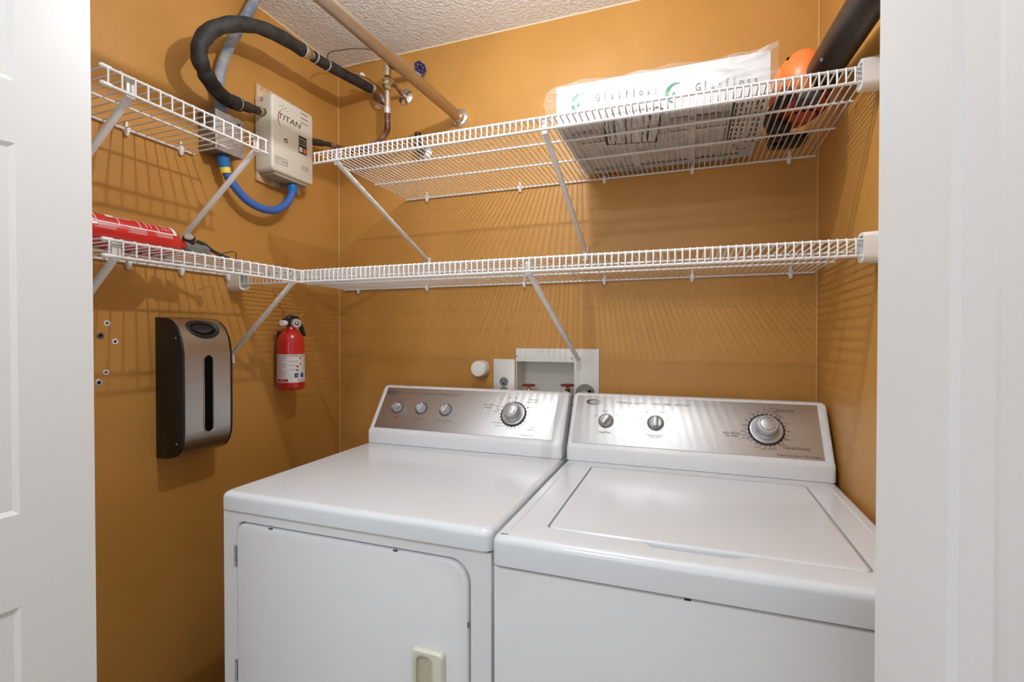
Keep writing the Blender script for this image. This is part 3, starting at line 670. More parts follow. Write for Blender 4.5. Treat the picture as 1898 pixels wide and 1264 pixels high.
lathe(b, q0, dq, [(0, .013), (L_ * .18, .013), (L_ * .2, .016), (L_ * .38, .016), (L_ * .4, .010), (L_ * .55, .010), (L_ * .56, .0125), (L_ * .72, .0125), (L_ * .74, .009), (L_ * .80, .009)], 16); obj('dark_coupling', b, mat('dark_fitting', (.05, .045, .04), .4, .3), t)
b = NB(); lathe(b, q0 + dq * .74, dq, [(0, .015), (L_ * .10, .015), (L_ * .12, .011), (L_ * .22, .011), (L_ * .22, .014), (L_ * .26, .014)], 6); obj('brass_nut', b, M_BRASS, t, 20)
# copper end of the hose at the wall with its flange
fl = Vector((.197, 0, 2.213))
t = thing('hot_pipe_stub', 'short copper pipe with round chrome flange at the end of the black hose', 'pipe', fl)
b = NB(); lathe(b, fl, (0, -1, 0), [(0, .029), (.003, .029), (.008, .018), (.010, .010)], 28); obj('flange', b, M_CHROME, t)
b = NB(); tube(b, [fl, fl + Vector((0, -.03, .0)), at(703, 184, 'y', -.05), p4], .0085, 14, 6); obj('copper_pipe', b, M_COPPER, t)
b = NB(); lathe(b, p4 - (p4 - p3).normalized() * .006, p4 - p3, [(0, .0188), (.010, .0188), (.012, .010)], 24); obj('foam_end_band', b, M_ZIP, t)
# cold side: vertical valve assembly and corrugated connector
YV = -.105
t = thing('copper_connector', 'vertical brass and copper connector with corrugated flexible tube', 'water pipe', at(718, 200, 'y', YV))
def vy(px, py): return at(px, py, 'y', YV)
zt = lambda py: vy(718, py)
b = NB(); a = zt(116); bb_ = zt(140)
lathe(b, zt(142), (0, 0, 1), [(0, .013), (.018, .013), (.02, .015), (.034, .015), (.036, .012), (.044, .010)], 20); obj('brass_elbow', b, M_BRASS, t)
b = NB(); lathe(b, zt(168), (0, 0, 1), [(0, .012), (.004, .016), (.016, .016), (.017, .0205), (.022, .0205), (.0225, .017), (.032, .017), (.034, .0205), (.038, .0205), (.042, .013)], 8); obj('union_nut', b, M_BRASS, t, 20)
b = NB(); lathe(b, zt(200), (0, 0, 1), [(0, .0110), (.055, .0110), (.056, .0125), (.060, .0125)], 16); obj('copper_pipe', b, mat('pale_copper', (.55, .42, .33), .4, .75), t)
b = NB(); lathe(b, zt(211), (0, 0, 1), [(0, .0125), (.022, .0125), (.024, .010)], 16); obj('collar', b, mat('solder_collar', (.62, .60, .57), .4, .4), t)
he = Vector((.045, HY1, at(582, 258, 'y', HY1).z))
cp = [zt(211), zt(226), zt(240), at(712, 252, 'y', YV), at(700, 264, 'y', YV - .005), at(680, 274, 'y', YV - .015), at(655, 279, 'x', .10), at(630, 275, 'x', .065), at(612, 268, 'x', .05)]
P_ = catmull(cp, 26)
b = NB(); tube(b, P_, [.0118 if i % 6 < 3 else .0088 for i in range(len(P_))], 14, 1); obj('corrugated_tube', b, M_COPPER, t, 60)
e = cp[-1]; dh = he - e; Lh = dh.length
b = NB(); lathe(b, e, dh, [(0, .009), (Lh * .35, .009), (Lh * .36, .0125), (Lh * .75, .0125), (Lh * .76, .010), (Lh, .010)], 12); obj('dark_coupling', b, mat('dark_fitting', (.05, .045, .04), .4, .3), t)
# second flange + pipe to the union
fl2 = Vector((.318, 0, 2.212)); jn = vy(727, 152)
t = thing('cold_pipe_stub', 'copper pipe with round chrome flange right of the brass connector', 'pipe', fl2)
b = NB(); lathe(b, fl2, (0, -1, 0), [(0, .031), (.003, .031), (.009, .020), (.012, .010)], 28); obj('flange', b, M_CHROME, t)
b = NB(); tube(b, [fl2, fl2 + Vector((-.004, -.02, .004)), jn], .0075, 14, 6); obj('copper_pipe', b, M_COPPER, t)
# gate valve with blue wheel
fl3 = Vector((.368, 0, 2.278))
t = thing('gate_valve', 'gate valve with dark blue wheel handle under the ceiling', 'valve', fl3)
b = NB(); lathe(b, fl3, (0, -1, 0), [(0, .031), (.003, .031), (.008, .022), (.010, .010)], 28); obj('flange', b, M_CHROME, t)
e3 = at(724, 122, 'y', YV)
b = NB(); tube(b, [fl3, fl3 + Vector((0, -.03, 0)), (fl3 + e3) / 2, e3 + Vector((.004, 0, 0)), e3], .0105, 14, 5); obj('valve_body', b, mat('dark_bronze', (.10, .07, .05), .4, .7), t)
b = NB(); g0 = (fl3 + e3) / 2 + Vector((0, .01, 0)); hw = at(779, 125, 'y', -.045); lathe(b, g0, hw - g0, [(0, .013), (.02, .013), (.022, .009), ((hw - g0).length, .0045)], 12); obj('bonnet', b, M_BRASS, t)
b = NB(); wheel(b, hw, (.85, -.5, .15), .0205, 6, .0038, .012); obj('wheel_handle', b, M_HBLUE, t)
# stop valve seen through the upper shelf
fl4 = Vector((.398, 0, 1.985))
t = thing('stop_valve', 'small chrome stop valve with round flange behind the upper shelf', 'valve', fl4)
b = NB(); lathe(b, fl4, (0, -1, 0), [(0, .034), (.003, .034), (.010, .022), (.014, .012)], 28); obj('flange', b, M_CHROME, t)
b = NB(); rod(b, fl4, fl4 + Vector((0, -.05, 0)), .009, 14); v0 = fl4 + Vector((0, -.045, -.012)); lathe(b, v0, (0, 0, 1), [(0, .014), (.03, .014), (.034, .009), (.058, .009), (.06, .012), (.072, .012)], 14); obj('valve_body', b, mat('dark_bronze', (.1, .07, .05), .4, .7), t)
# thin cable strapped to the hose
t = thing('sensor_cable', 'thin brown cable tied to the black hose below the ceiling', 'cable', at(606, 110, 'x', .17))
b = NB(); tube(b, hx([(608, 112, .17), (607, 103, .175), (614, 96, .18), (632, 93, .19), (655, 90, .2), (680, 91, .22), (705, 96, .25)]), .0016, 6, 6); obj('cable', b, mat('brown_cable', (.05, .03, .025), .5), t)
b = NB(); tube(b, [at(613, 113, 'x', .172), at(632, 124, 'x', .19), at(655, 137, 'x', .20), at(680, 145, 'x', .2), at(700, 160, 'x', .21), at(715, 178, 'x', .225), at(728, 187, 'x', .24)], .0016, 6, 6); obj('cable', b, mat('brown_cable', (.05, .03, .025), .5), t)
b = NB(); obox(b, at(672, 139, 'x', .195), (1, 0, 0), (0, 1, 0), (0, 0, 1), .006, .010, .006, .003); obj('sensor_tag', b, M_WPL, t)
b = NB(); obox(b, at(604, 126, 'x', .168), (1, 0, 0), (0, 1, 0), (0, 0, 1), .003, .009, .002, .001); obj('clamp_screw', b, M_GALV, t)

# conduit, junction box and blue whip
t = thing('conduit_pipe', 'dusty blue electrical conduit dropping from the ceiling to the grey box', 'conduit', at(407, 205, 'x', .035))
b = NB(); tube(b, [at(480, -14, 'x', .03), at(462, 18, 'x', .03), at(440, 58, 'x', .03), at(421, 95, 'x', .03), at(409, 130, 'x', .032), at(405, 160, 'x', .035), at(408, 192, 'x', .036)], .0148, 16, 8); obj('pipe', b, M_BLUEP, t)
b = NB(); p = at(409, 208, 'x', .037); q = at(408, 190, 'x', .036); lathe(b, p, q - p, [(0, .017), (.022, .017), (.026, .0155)], 18); obj('coupling', b, mat('faded_blue_fitting', (.20, .30, .48), .45), t)
JY0, JY1, JZ0, JZ1, JX = -.612, -.515, 1.826, 1.942, .070
t = thing('junction_box', 'grey metal electrical junction box on the left wall', 'junction box', (0, -.56, 1.87))
b = NB(); box(b, 0, JX - .002, JY0 + .001, JY1 - .001, JZ0 + .001, JZ1 - .001, .002); obj('box_body', b, mat('box_side', (.20, .18, .15), .5, .4), t)
b = NB(); box(b, JX - .002, JX, JY0, JY1, JZ0, JZ1, .0008); c_ = obj('cover', b, M_GALV, t)
for y, z in ((JY0 + .01, JZ0 + .012), (JY1 - .02, JZ1 - .018)):
    b = NB(); lathe(b, (JX, y, z), (1, 0, 0), [(0, .004), (.003, .0035)], 10); obj('screw', b, M_INK, c_)
t = thing('blue_hose', 'bright blue flexible conduit looping from the grey box to the water heater', 'conduit', at(412, 280, 'x', .04))
bp_ = [at(414, 300, 'x', .04), at(421, 322, 'x', .042), at(436, 347, 'x', .046), at(458, 371, 'x', .05), at(482, 385, 'x', .052), at(505, 390, 'x', .052), at(524, 383, 'x', .05), at(537, 368, 'x', .048), at(542, 352, 'x', .045)]
b = NB(); tube(b, bp_, .0125, 16, 8); obj('flexible_conduit', b, M_BLUE, t)
for (a_, c_, xx) in ((412, 278, .04), (541, 346, .045)):
    q = bp_[0] if a_ < 500 else bp_[-1]; p = at(a_, c_, 'x', xx)
    tp = Vector((p.x, p.y, JZ0)) if a_ < 500 else Vector((p.x, p.y + .002, HZ0_ - .008)); d = q - tp
    b = NB(); lathe(b, tp, d, [(0, .013), (.006, .013), (.007, .0185), (.020, .0185), (.024, .0165), (.034, .0165), (.036, .0145)], 16); obj('hose_fitting', b, M_BLUEF, t)
b = NB(); lathe(b, at(415, 304, 'x', .04), at(419, 322, 'x', .042) - at(415, 304, 'x', .04), [(0, .0150), (.028, .0150)], 16); obj('yellow_tape', b, M_YEL, t)

# ------------------------------------------------------------------ bag holder
BY0, BY1 = -.738, -.588
t = thing('bag_holder', 'black and brushed steel plastic bag holder on the left wall', 'bag holder', (0, -.66, 1.15))
prof = [(.0, .957), (.035, .957), (.060, .962), (.080, .972), (.094, .990), (.101, 1.015), (.103, 1.06), (.103, 1.22), (.101, 1.25), (.094, 1.283), (.080, 1.309), (.060, 1.327), (.040, 1.335), (0.012, 1.338), (0, 1.338)]
b = NB()
def pr(i): return [(max(0, x - i), 1.148 + (z - 1.148) * (1 - i / .19)) for x, z in prof]
loft(b, [[(x, y, z) for x, z in pr(i)] for y, i in ((BY0, .002), (BY0 + .002, 0), (BY1 - .002, 0), (BY1, .002))]); hs_ = obj('holder_body', b, M_BLK, t, 50)
# steel sheet wrapped over the front
SP = [(x, z) for x, z in prof if .035 < x][0:]
shp = [(x + .0012, z) for x, z in prof[1:-2]]
def resample(P, n):
    P = [Vector((a, c)) for a, c in P]; ds = [0]
    for a, c in zip(P, P[1:]): ds.append(ds[-1] + (c - a).length)
    out = []
    for k in range(n + 1):
        s = ds[-1] * k / n; i = max(j for j in range(len(ds)) if ds[j] <= s + 1e-9); i = min(i, len(P) - 2)
        out.append(P[i].lerp(P[i + 1], (s - ds[i]) / (ds[i + 1] - ds[i])))
    return out, ds[-1]
cat2 = [Vector((p.x, p.y)) for p in catmull([Vector((a, c, 0)) for a, c in shp], 8)]
NS, NY = 90, 44; pts2, LEN = resample([(p.x, p.y) for p in cat2], NS)
y0, y1 = BY0 + .005, BY1 - .010
def in_slot(y, z, m=0):
    yc = (y0 + y1) / 2; w = .0135 + m
    if z < .99 or z > 1.26: return False
    zc = min(max(z, 1.037), 1.220); return (y - yc) ** 2 + (z - zc) ** 2 < w * w
sc = None
for k, p in enumerate(pts2):
    if p.y > 1.15 and p.y >= 1.308 and sc is None: sc = k
def in_oval(y, k, m=0):
    return ((y - (y0 + y1) / 2 - .002) / (.045 + m)) ** 2 + ((k - sc) * LEN / NS / (.030 + m)) ** 2 < 1
b = NB(); G = [[b.verts.new((p.x, y0 + (y1 - y0) * j / NY, p.y)) for j in range(NY + 1)] for p in pts2]
for k in range(NS):
    for j in range(NY):
        y = y0 + (y1 - y0) * (j + .5) / NY; z = (pts2[k].y + pts2[k + 1].y) / 2
        if in_slot(y, z) or in_oval(y, k + .5): continue
        b.faces.new((G[k][j], G[k][j + 1], G[k + 1][j + 1], G[k + 1][j]))
bmesh.ops.delete(b, geom=[v for v in b.verts if not v.link_faces], context='VERTS')
obj('steel_cover', b, M_SS2, t, 60)
# slot and oval rims (smooth outlines over the cut edges)
yc = (y0 + y1) / 2; rim = []
for k in range(48):
    a = 2 * PI * k / 48; zc = 1.220 if math.sin(a) > 0 else 1.037; rim.append((.1048, yc + .0145 * math.cos(a), zc + .0145 * math.sin(a)))
b = NB(); rr = [Vector(p) for p in rim] + [Vector(rim[0])]; tube(b, rr, .0012, 6, 1, cap=False); obj('slot_rim', b, M_SS2, t)
b = NB(); L1 = [b.verts.new(p) for p in rim]; f = b.faces.new(L1); bmesh.ops.translate(b, verts=b.verts, vec=(-.0012, 0, 0)); obj('slot_opening', b, M_BLKM, t, 0)
def onsheet(s, y, h=0):
    k = min(max(s / LEN * NS, 0), NS - 1e-3); i = int(k); p = pts2[i].lerp(pts2[i + 1], k - i); d = (pts2[i + 1] - pts2[i]).normalized(); n = Vector((d.y, -d.x))
    return Vector((p.x + n.x * h, y, p.y + n.y * h))
s0 = sc * LEN / NS
rings = []
b = NB()
for m_, h in ((.0030, .0006), (.0015, .0022), (-.0015, .0020), (-.004, .0004), (-.009, -.0008)):
    rings.append([onsheet(s0 + (.030 + m_) * math.sin(2 * PI * k / 48), yc + .002 + (.045 + m_) * math.cos(2 * PI * k / 48), h) for k in range(48)])
rs = loft(b, rings, False, False); obj('oval_collar', b, M_BLK, t, 60)
b = NB(); b.faces.new([b.verts.new(p) for p in rings[-1]]); bmesh.ops.triangulate(b, faces=b.faces); obj('oval_opening', b, M_BLKM, t, 0)
for z in (1.282, 1.0):
    b = NB(); lathe(b, (.078, BY0, z), (0, -1, 0), [(0, .0025), (.001, .002)], 10); obj('side_screw', b, M_SILV, t)

# ------------------------------------------------------------------ wall-hung fire extinguisher
t = thing('fire_extinguisher', 'small red fire extinguisher hanging upright on the left wall', 'fire extinguisher', (.055, -.318, 1.10))
ec = Vector((.055, -.318, 1.102)); R = .044
b = NB(); lathe(b, ec, (0, 0, 1), [(0, .036), (.002, .040), (.008, R), (.160, R), (.175, R * .96), (.190, R * .82), (.200, R * .62), (.206, R * .40), (.208, .0155), (.222, .0150), (.222, .012)], 48); cyl = obj('cylinder', b, M_RED, t, 50)
def wrap(b, az0, az1, z0, z1, off, n=16, c=None, r=None):
    c = c or ec; r = (r or R) + off; A = []
    for k in range(n + 1):
        a = math.radians(az0 + (az1 - az0) * k / n); A.append([b.verts.new((c.x + r * math.cos(a), c.y + r * math.sin(a), z)) for z in (z0, z1)])
    for p, q in zip(A, A[1:]): b.faces.new((p[0], q[0], q[1], p[1]))
AZ = math.degrees(math.atan2(CAMP.y - ec.y, CAMP.x - ec.x))
b = NB(); wrap(b, AZ - 88, AZ + 95, ec.z + .026, ec.z + .122, .0004, 24); lb = obj('label', b, M_LABEL, t)
b = NB()
def wtext(b, s, az, z, size, off=.0009, c=None, r=None, **k):
    c = c or ec; r = r or R
    tmp = bmesh.new(); text_into(tmp, s, (0, 0, 0), (1, 0, 0), (0, 1, 0), size, off=0, **k)
    bmesh.ops.triangulate(tmp, faces=tmp.faces)
    for v in tmp.verts:
        a = math.radians(az) + v.co.x / r; v.co = Vector((c.x + (r + off) * math.cos(a), c.y + (r + off) * math.sin(a), z + v.co.y))
    merge(b, tmp)
wtext(b, 'INSTRUCTIONS', AZ + 32, ec.z + .116, .0075)
wtext(b, 'FIRE EXTINGUISHER', AZ - 38, ec.z + .116, .0055)
for k in range(9): wrap(b, AZ - 62, AZ - 18 - 6 * (k % 3), ec.z + .108 - k * .0075, ec.z + .1093 - k * .0075, .0009, 6)
wtext(b, 'KIDDE', AZ + 40, ec.z + .033, .0085, shear=.3)
for k in range(2):
    for j in range(1): wrap(b, AZ + 22, AZ + 32, ec.z + .078 - k * .013, ec.z + .083 - k * .013, .0009, 3)
obj('label_print', b, M_INK, lb, 0)
b = NB()
wrap(b, AZ - 66, AZ - 12, ec.z + .029, ec.z + .038, .0009, 8); 
for k in range(3): wrap(b, AZ - 6, AZ + 26, ec.z + .070 + k * .014, ec.z + .0712 + k * .014, .0009, 6)
for k in range(2): wrap(b, AZ + 38, AZ + 46, ec.z + .106 - k * .02, ec.z + .112 - k * .02, .0009, 2)
obj('label_red_bars', b, M_INKR, lb, 0)
b = NB()
for a0 in (14, 42): wrap(b, AZ + a0, AZ + a0 + 17, ec.z + .043, ec.z + .058, .0009, 4)
obj('label_blue_icons', b, mat('blue_print', (.03, .08, .30), .5), lb, 0)
b = NB(); wtext(b, 'B:C', AZ + 32, ec.z + .050, .009, off=.0012); wtext(b, '5-B:C', AZ - 40, ec.z + .0335, .007, off=.0012); obj('label_icon_print', b, M_LABEL, lb, 0)
hz = ec.z + .222
b = NB(); lathe(b, (ec.x, ec.y, hz - .004), (0, 0, 1), [(0, .016), (.010, .016), (.012, .012), (.03, .011)], 20); box(b, ec.x - .012, ec.x + .012, ec.y - .028, ec.y + .022, hz + .000, hz + .024, .004); vh = obj('valve_head', b, M_BLK, t)
g = Vector((ec.x + .022, ec.y + .003, hz + .006)); gn = (CAMP - g); gn.z = 0; gn = (Vector((1, 0, 0)) * .8 + gn.normalized() * .6).normalized()
b = NB(); lathe(b, g - gn * .010, gn, [(0, .0165), (.012, .0165), (.014, .0150)], 28); lathe(b, g + gn * .0035, gn, [(0, .0128), (.0006, .0128)], 24); gg = obj('pressure_gauge', b, mat('gauge_rim', (.6, .58, .55), .3, .5), t)
gr = Vector((0, 0, 1)).cross(gn)
b = NB(); ellipse_decal(b, g + gn * .0043, gr, (0, 0, 1), .0125, .0125, off=.0002); obj('gauge_face', b, M_LABEL, gg, 0)
b = NB(); ellipse_decal(b, g + gn * .0045, gr, (0, 0, 1), .0085, .0085, off=.0004, inner=(0, .001, .0055, .0055)); text_into(b, '195', g + gn * .0045 - Vector((0, 0, .001)), gr, (0, 0, 1), .006); obj('gauge_print', b, M_INKB, gg, 0)
b = NB(); lathe(b, (ec.x + .004, ec.y - .026, hz + .006), (.1, -1, .03), [(0, .009), (.003, .0098), (.020, .0098), (.022, .0085), (.022, .004)], 20); obj('nozzle', b, M_WPL, t)
b = NB(); tube(b, [(ec.x, ec.y - .022, hz + .016), (ec.x, ec.y - .010, hz + .027), (ec.x, ec.y + .006, hz + .030), (ec.x, ec.y + .025, hz + .024), (ec.x, ec.y + .036, hz + .026)], .0072, 10, 5); obj('top_lever', b, M_BLK, vh)
b = NB(); tube(b, [(ec.x + .004, ec.y + .008, hz + .012), (ec.x + .006, ec.y + .030, hz + .006), (ec.x + .007, ec.y + .044, hz - .012), (ec.x + .007, ec.y + .052, hz - .038)], .0078, 10, 6); obj('carry_handle', b, M_BLK, vh)
b = NB(); tube(b, [(ec.x + .006, ec.y - .028, hz + .018), (ec.x + .007, ec.y - .004, hz + .034), (ec.x + .006, ec.y + .012, hz + .030), (ec.x + .006, ec.y + .018, hz + .018)], .0011, 6, 6); obj('safety_pin', b, M_CHROME, vh)
b = NB(); rod(b, (ec.x + .01, ec.y + .026, hz + .026), (ec.x + .012, ec.y + .044, hz + .040), .0010, 6); obj('pull_tie', b, M_YEL, vh)
b = NB(); box(b, 0, .012, ec.y - .008, ec.y + .022, ec.z + .02, ec.z + .20, .003); obj('wall_bracket', b, M_BLK, t)

# ------------------------------------------------------------------ extinguisher lying on the lower left shelf
zr = ZL + .0065; R2 = .0375; c2 = Vector((.135, -.765, zr + R2))
t = thing('fire_extinguisher', 'red fire extinguisher lying on its side on the lower left wire shelf', 'fire extinguisher', c2)
b = NB(); lathe(b, c2 + Vector((0, -.27, 0)), (0, 1, 0), [(0, .030), (.003, .034), (.008, R2), (.225, R2), (.238, R2 * .95), (.252, R2 * .8), (.262, R2 * .55), (.267, .014), (.276, .0135)], 44); cyl = obj('cylinder', b, M_RED, t, 50)
def lie(az, s, off=.0006):   # az: around the axis from +X upwards, s: distance from the dome towards the door
    a = math.radians(az); return Vector((c2.x + (R2 + off) * math.cos(a), c2.y - s, c2.z + (R2 + off) * math.sin(a)))
def lpatch(b, az0, az1, s0, s1, off=.0006, n=8):
    A = [[b.verts.new(lie(az0 + (az1 - az0) * k / n, s, off)) for s in (s0, s1)] for k in range(n + 1)]
    for p, q in zip(A, A[1:]): b.faces.new((p[0], p[1], q[1], q[0]))
def ltext(b, s, az, dist, size, rot=False, off=.0009):
    tmp = bmesh.new(); text_into(tmp, s, (0, 0, 0), (1, 0, 0), (0, 1, 0), size, off=0); bmesh.ops.triangulate(tmp, faces=tmp.faces)
    for v in tmp.verts:
        if rot: x, y = v.co.x, v.co.y; v.co = lie(az + math.degrees(y / R2), dist - x, off)
        else: x, y = v.co.x, v.co.y; v.co = lie(az + math.degrees(x / R2), dist + y, off)
    merge(b, tmp)
b = NB()
lpatch(b, 22, 26, .035, .215); 
for s in (.205, .160, .115, .075): lpatch(b, 24, 110, s, s + .0018)
for s in (.100, .090): lpatch(b, 34, 100, s, s + .0016)
lpatch(b, 22, 110, .033, .041); 
b2_pts = [lie(24 - 0, .212), lie(32, .224), lie(48, .232), lie(70, .236), lie(70, .232), lie(50, .227), lie(36, .219), lie(29, .208)]
b.faces.new([b.verts.new(p) for p in b2_pts])
lpatch(b, 52, 84, .166, .182)
ltext(b, 'WATCH FOR', 72, .150, .009, True); ltext(b, 'REFLASH', 56, .148, .008, True); ltext(b, 'PULL PIN', 72, .122, .008, True)
ltext(b, 'FIRE', 60, .058, .010, True); ltext(b, 'A B C', 42, .055, .009, True)
obj('white_print', b, M_LABEL, cyl, 0)
b = NB()
for s0, n in ((.17, 5), (.105, 5), (.045, 4)):
    for k in range(n): lpatch(b, 19 - k * 4.2, 21.2 - k * 4.2, s0, s0 + .042 - (k % 2) * .006)
obj('fine_print', b, M_PINK, cyl, 0)
v = c2 + Vector((0, .006, 0))
b = NB(); lathe(b, v, (0, 1, 0), [(0, .015), (.012, .015), (.016, .011), (.05, .010), (.052, .012), (.062, .011)], 16); box(b, c2.x - .010, c2.x + .010, c2.y + .018, c2.y + .075, c2.z - .018, c2.z + .006, .003); vh = obj('valve_head', b, mat('grey_cast', (.22, .23, .22), .4, .4), t)
b = NB(); g = c2 + Vector((.004, .020, .018)); gd = Vector((.55, -.45, .55)); lathe(b, g - gd * .01, gd, [(0, .0135), (.014, .0150), (.018, .013)], 20); obj('pressure_gauge', b, M_BLK, vh)
b = NB(); lathe(b, g - gd * .01, gd, [(.019, .0115), (.021, .010)], 20); obj('gauge_glass', b, mat('gauge_glass', (.5, .45, .38), .1, .3), vh)
b = NB(); tube(b, [c2 + Vector((0, .045, .018)), c2 + Vector((0, .065, .014)), c2 + Vector((0, .09, .0)), c2 + Vector((0, .125, -.010))], .005, 8, 5); lathe(b, c2 + Vector((0, .128, -.022)), (0, 0, 1), [(0, .011), (.012, .011), (.014, .008)], 14); obj('lever', b, mat('dark_lever', (.035, .035, .035), .4), vh)
b = NB(); tube(b, [c2 + Vector((-.005, .04, .016)), c2 + Vector((-.005, .05, .022)), c2 + Vector((-.005, .06, .020))], .002, 6, 5); obj('pin_ring', b, M_CHROME, vh)
# bent wire hook standing on the shelf
p = [at(411, 476, 'x', .12), at(412, 470, 'x', .12), at(430, 466, 'x', .12), at(437, 468, 'x', .12), at(438, 484, 'x', .12), Vector((.12, at(439, 490, 'x', .12).y, ZL + .004))]
p[0].z = ZL + .012
b = NB(); tube(b, p, .0016, 6, 1); tag(obj('wire_hook', b, mat('dark_wire', (.12, .08, .05), .4, .6)), 'thin bent wire hook standing on the lower left shelf', 'hook')

# ------------------------------------------------------------------ wall anchors left of the bag holder
for nm, px, py, r, m1, m2, lab in (('wall_anchor', 198, 599, .0075, M_WPL, M_INK, 'white plastic wall anchor, topmost beside the door'), ('wall_anchor', 213, 633, .0075, M_WPL, M_BLKM, 'white plastic wall anchor with dark torn centre, nearest the bag holder'),
                                   ('wall_anchor', 196, 690, .0070, M_WPL, M_INK, 'white plastic wall anchor, just above the lowest dark hole'), ('wall_anchor', 186, 622, .0080, M_DKG, M_BLKM, 'dark wall anchor between the two upper white ones'),
                                   ('wall_anchor', 183, 709, .0085, M_SILV, M_BLKM, 'torn grey wall anchor with a dark hole, lowest beside the door')):
    p = at(px, py, 'x', 0); t = thing(nm, lab, 'wall anchor', p, 'wall anchors beside the door')
    b = NB(); lathe(b, p, (1, 0, 0), [(0, r), (.0012, r), (.002, r * .8), (.0012, r * .45)], 16); obj('collar', b, m1, t)
    b = NB(); lathe(b, p, (1, 0, 0), [(.0008, r * .48), (.0014, r * .45)], 10); obj('hole', b, m2, t)

# ------------------------------------------------------------------ boxed air filter in its plastic bag
fz0, fz1 = ZU + .0105, 1.928; FX0, FX1, FY0_, FY1_ = 1.028, 1.522, -.415, -.030
t = thing('air_filter', 'white pleated air filter in a clear plastic bag on the upper shelf', 'air filter', ((FX0 + FX1) / 2, -.25, fz0))
b = NB()
o1 = [b.verts.new(p) for p in ((FX0, FY0_, fz0), (FX1, FY0_, fz0), (FX1, FY1_, fz0), (FX0, FY1_, fz0))]; o2 = [b.verts.new(p) for p in ((FX0, FY0_, fz1), (FX1, FY0_, fz1), (FX1, FY1_, fz1), (FX0, FY1_, fz1))]
for k in range(4): b.faces.new((o1[k], o1[(k + 1) % 4], o2[(k + 1) % 4], o2[k]))
w = .034
for o_, z in ((o1, fz0), (o2, fz1)):
    i_ = [b.verts.new(p) for p in ((FX0 + w, FY0_ + w, z), (FX1 - w, FY0_ + w, z), (FX1 - w, FY1_ - w, z), (FX0 + w, FY1_ - w, z))]
    for k in range(4): b.faces.new((o_[k], o_[(k + 1) % 4], i_[(k + 1) % 4], i_[k]))
fr_ = obj('carton_frame', b, M_PAPER, t, 0)
b = NB(); n = 34; rows = []
for k in range(n * 2 + 1):
    x = FX0 + w * .8 + (FX1 - FX0 - 1.6 * w) * k / (n * 2); z = fz0 + (.003 if k % 2 else .008); rows.append([b.verts.new((x, y, z)) for y in (FY0_ + w * .8, FY1_ - w * .8)])
for p, q in zip(rows, rows[1:]): b.faces.new((p[0], p[1], q[1], q[0]))
rows = []
for k in range(n * 2 + 1):
    x = FX0 + w * .8 + (FX1 - FX0 - 1.6 * w) * k / (n * 2); z = fz1 - (.004 if k % 2 else .016); rows.append([b.verts.new((x, y, z)) for y in (FY0_ + w * .8, FY1_ - w * .8)])
for p, q in zip(rows, rows[1:]): b.faces.new((p[0], p[1], q[1], q[0]))
obj('pleated_media', b, M_MEDIA, t, 0)
b = NB()
for y in (-.28, -.16): box(b, FX0 + .01, FX1 - .01, y - .006, y + .006, fz0 + .0005, fz0 + .002)
for x in (FX0 + .17, FX0 + .33): box(b, x - .008, x + .008, FY0_ + .01, FY1_ - .01, fz0 + .0007, fz0 + .0023)
obj('support_straps', b, mat('strap_carton', (.80, .77, .73), .8), t, 0)
# printed front
FN = Vector((1, 0, 0))
def onf(px, py): return at(px, py, 'y', FY0_)
b = NB()
for s, px, py in (('Glasfloss', 1160, 174), ('Glasfloss', 1346, 155)):
    for k, ch in enumerate(s): text_into(b, ch, onf(px - 52 + k * 13.4, py + 7.3 - k * 1.72), (1, 0, 0), (0, 0, 1), .026 if ch not in 'fl' else .033, off=.0008, xs=.72)
obj('brand_print', b, M_INKL if False else mat('carton_print', (.09, .11, .10), .6), fr_, 0)
b = NB()
for px, py in ((1075, 190), (1252, 172)):
    p = onf(px, py); n = 22; A = []
    for k in range(n + 1):
        a = math.radians(60 + 210 * k / n); w_ = .008 * math.sin(PI * (k + .3) / (n + .6)) + .0006; d = Vector((math.cos(a), 0, math.sin(a))); A.append([b.verts.new(p + Vector((0, -.0008, 0)) + d * .024), b.verts.new(p + Vector((0, -.0008, 0)) + d * (.024 - w_))])
    for q, r in zip(A, A[1:]): b.faces.new((q[0], q[1], r[1], r[0]))
    ellipse_decal(b, p + Vector((-.004, 0, -.004)), (1, .0, .0), (0, 0, 1), .004, .007, off=.0009, seg=12)
obj('leaf_emblem', b, M_GREEN, fr_, 0)
# underside labels with black outlines, and dark bands
def onb(px, py): return at(px, py, 'z', fz0)
def band(b, pts, w, z=-.0006):
    for a, c in zip(pts, pts[1:]):
        d = (c - a).normalized(); s = Vector((-d.y, d.x, 0)) * w
        b.faces.new([b.verts.new(v + Vector((0, 0, z))) for v in (a - s - d * w, a + s - d * w, c + s + d * w, c - s + d * w)])
b = NB()
def edge(px, py): p = at(px, py, 'y', FY0_); p.z = fz0; return p
q = [edge(1119, 235), edge(1226, 225), onb(1216, 262), onb(1126, 268)]
b.faces.new([b.verts.new(v + Vector((0, 0, -.0004))) for v in q])
q2 = [edge(1360, 205), edge(1428, 196), onb(1405, 262), onb(1345, 260)]
b.faces.new([b.verts.new(v + Vector((0, 0, -.0004))) for v in q2])
lab_ = obj('underside_label', b, mat('label_carton', (.80, .77, .72), .7), t, 0)
b = NB(); band(b, [q[0], q[3], q[2], q[1]], .0034); band(b, [q2[0], q2[3]], .0045); band(b, [q2[3], q2[2]], .002)
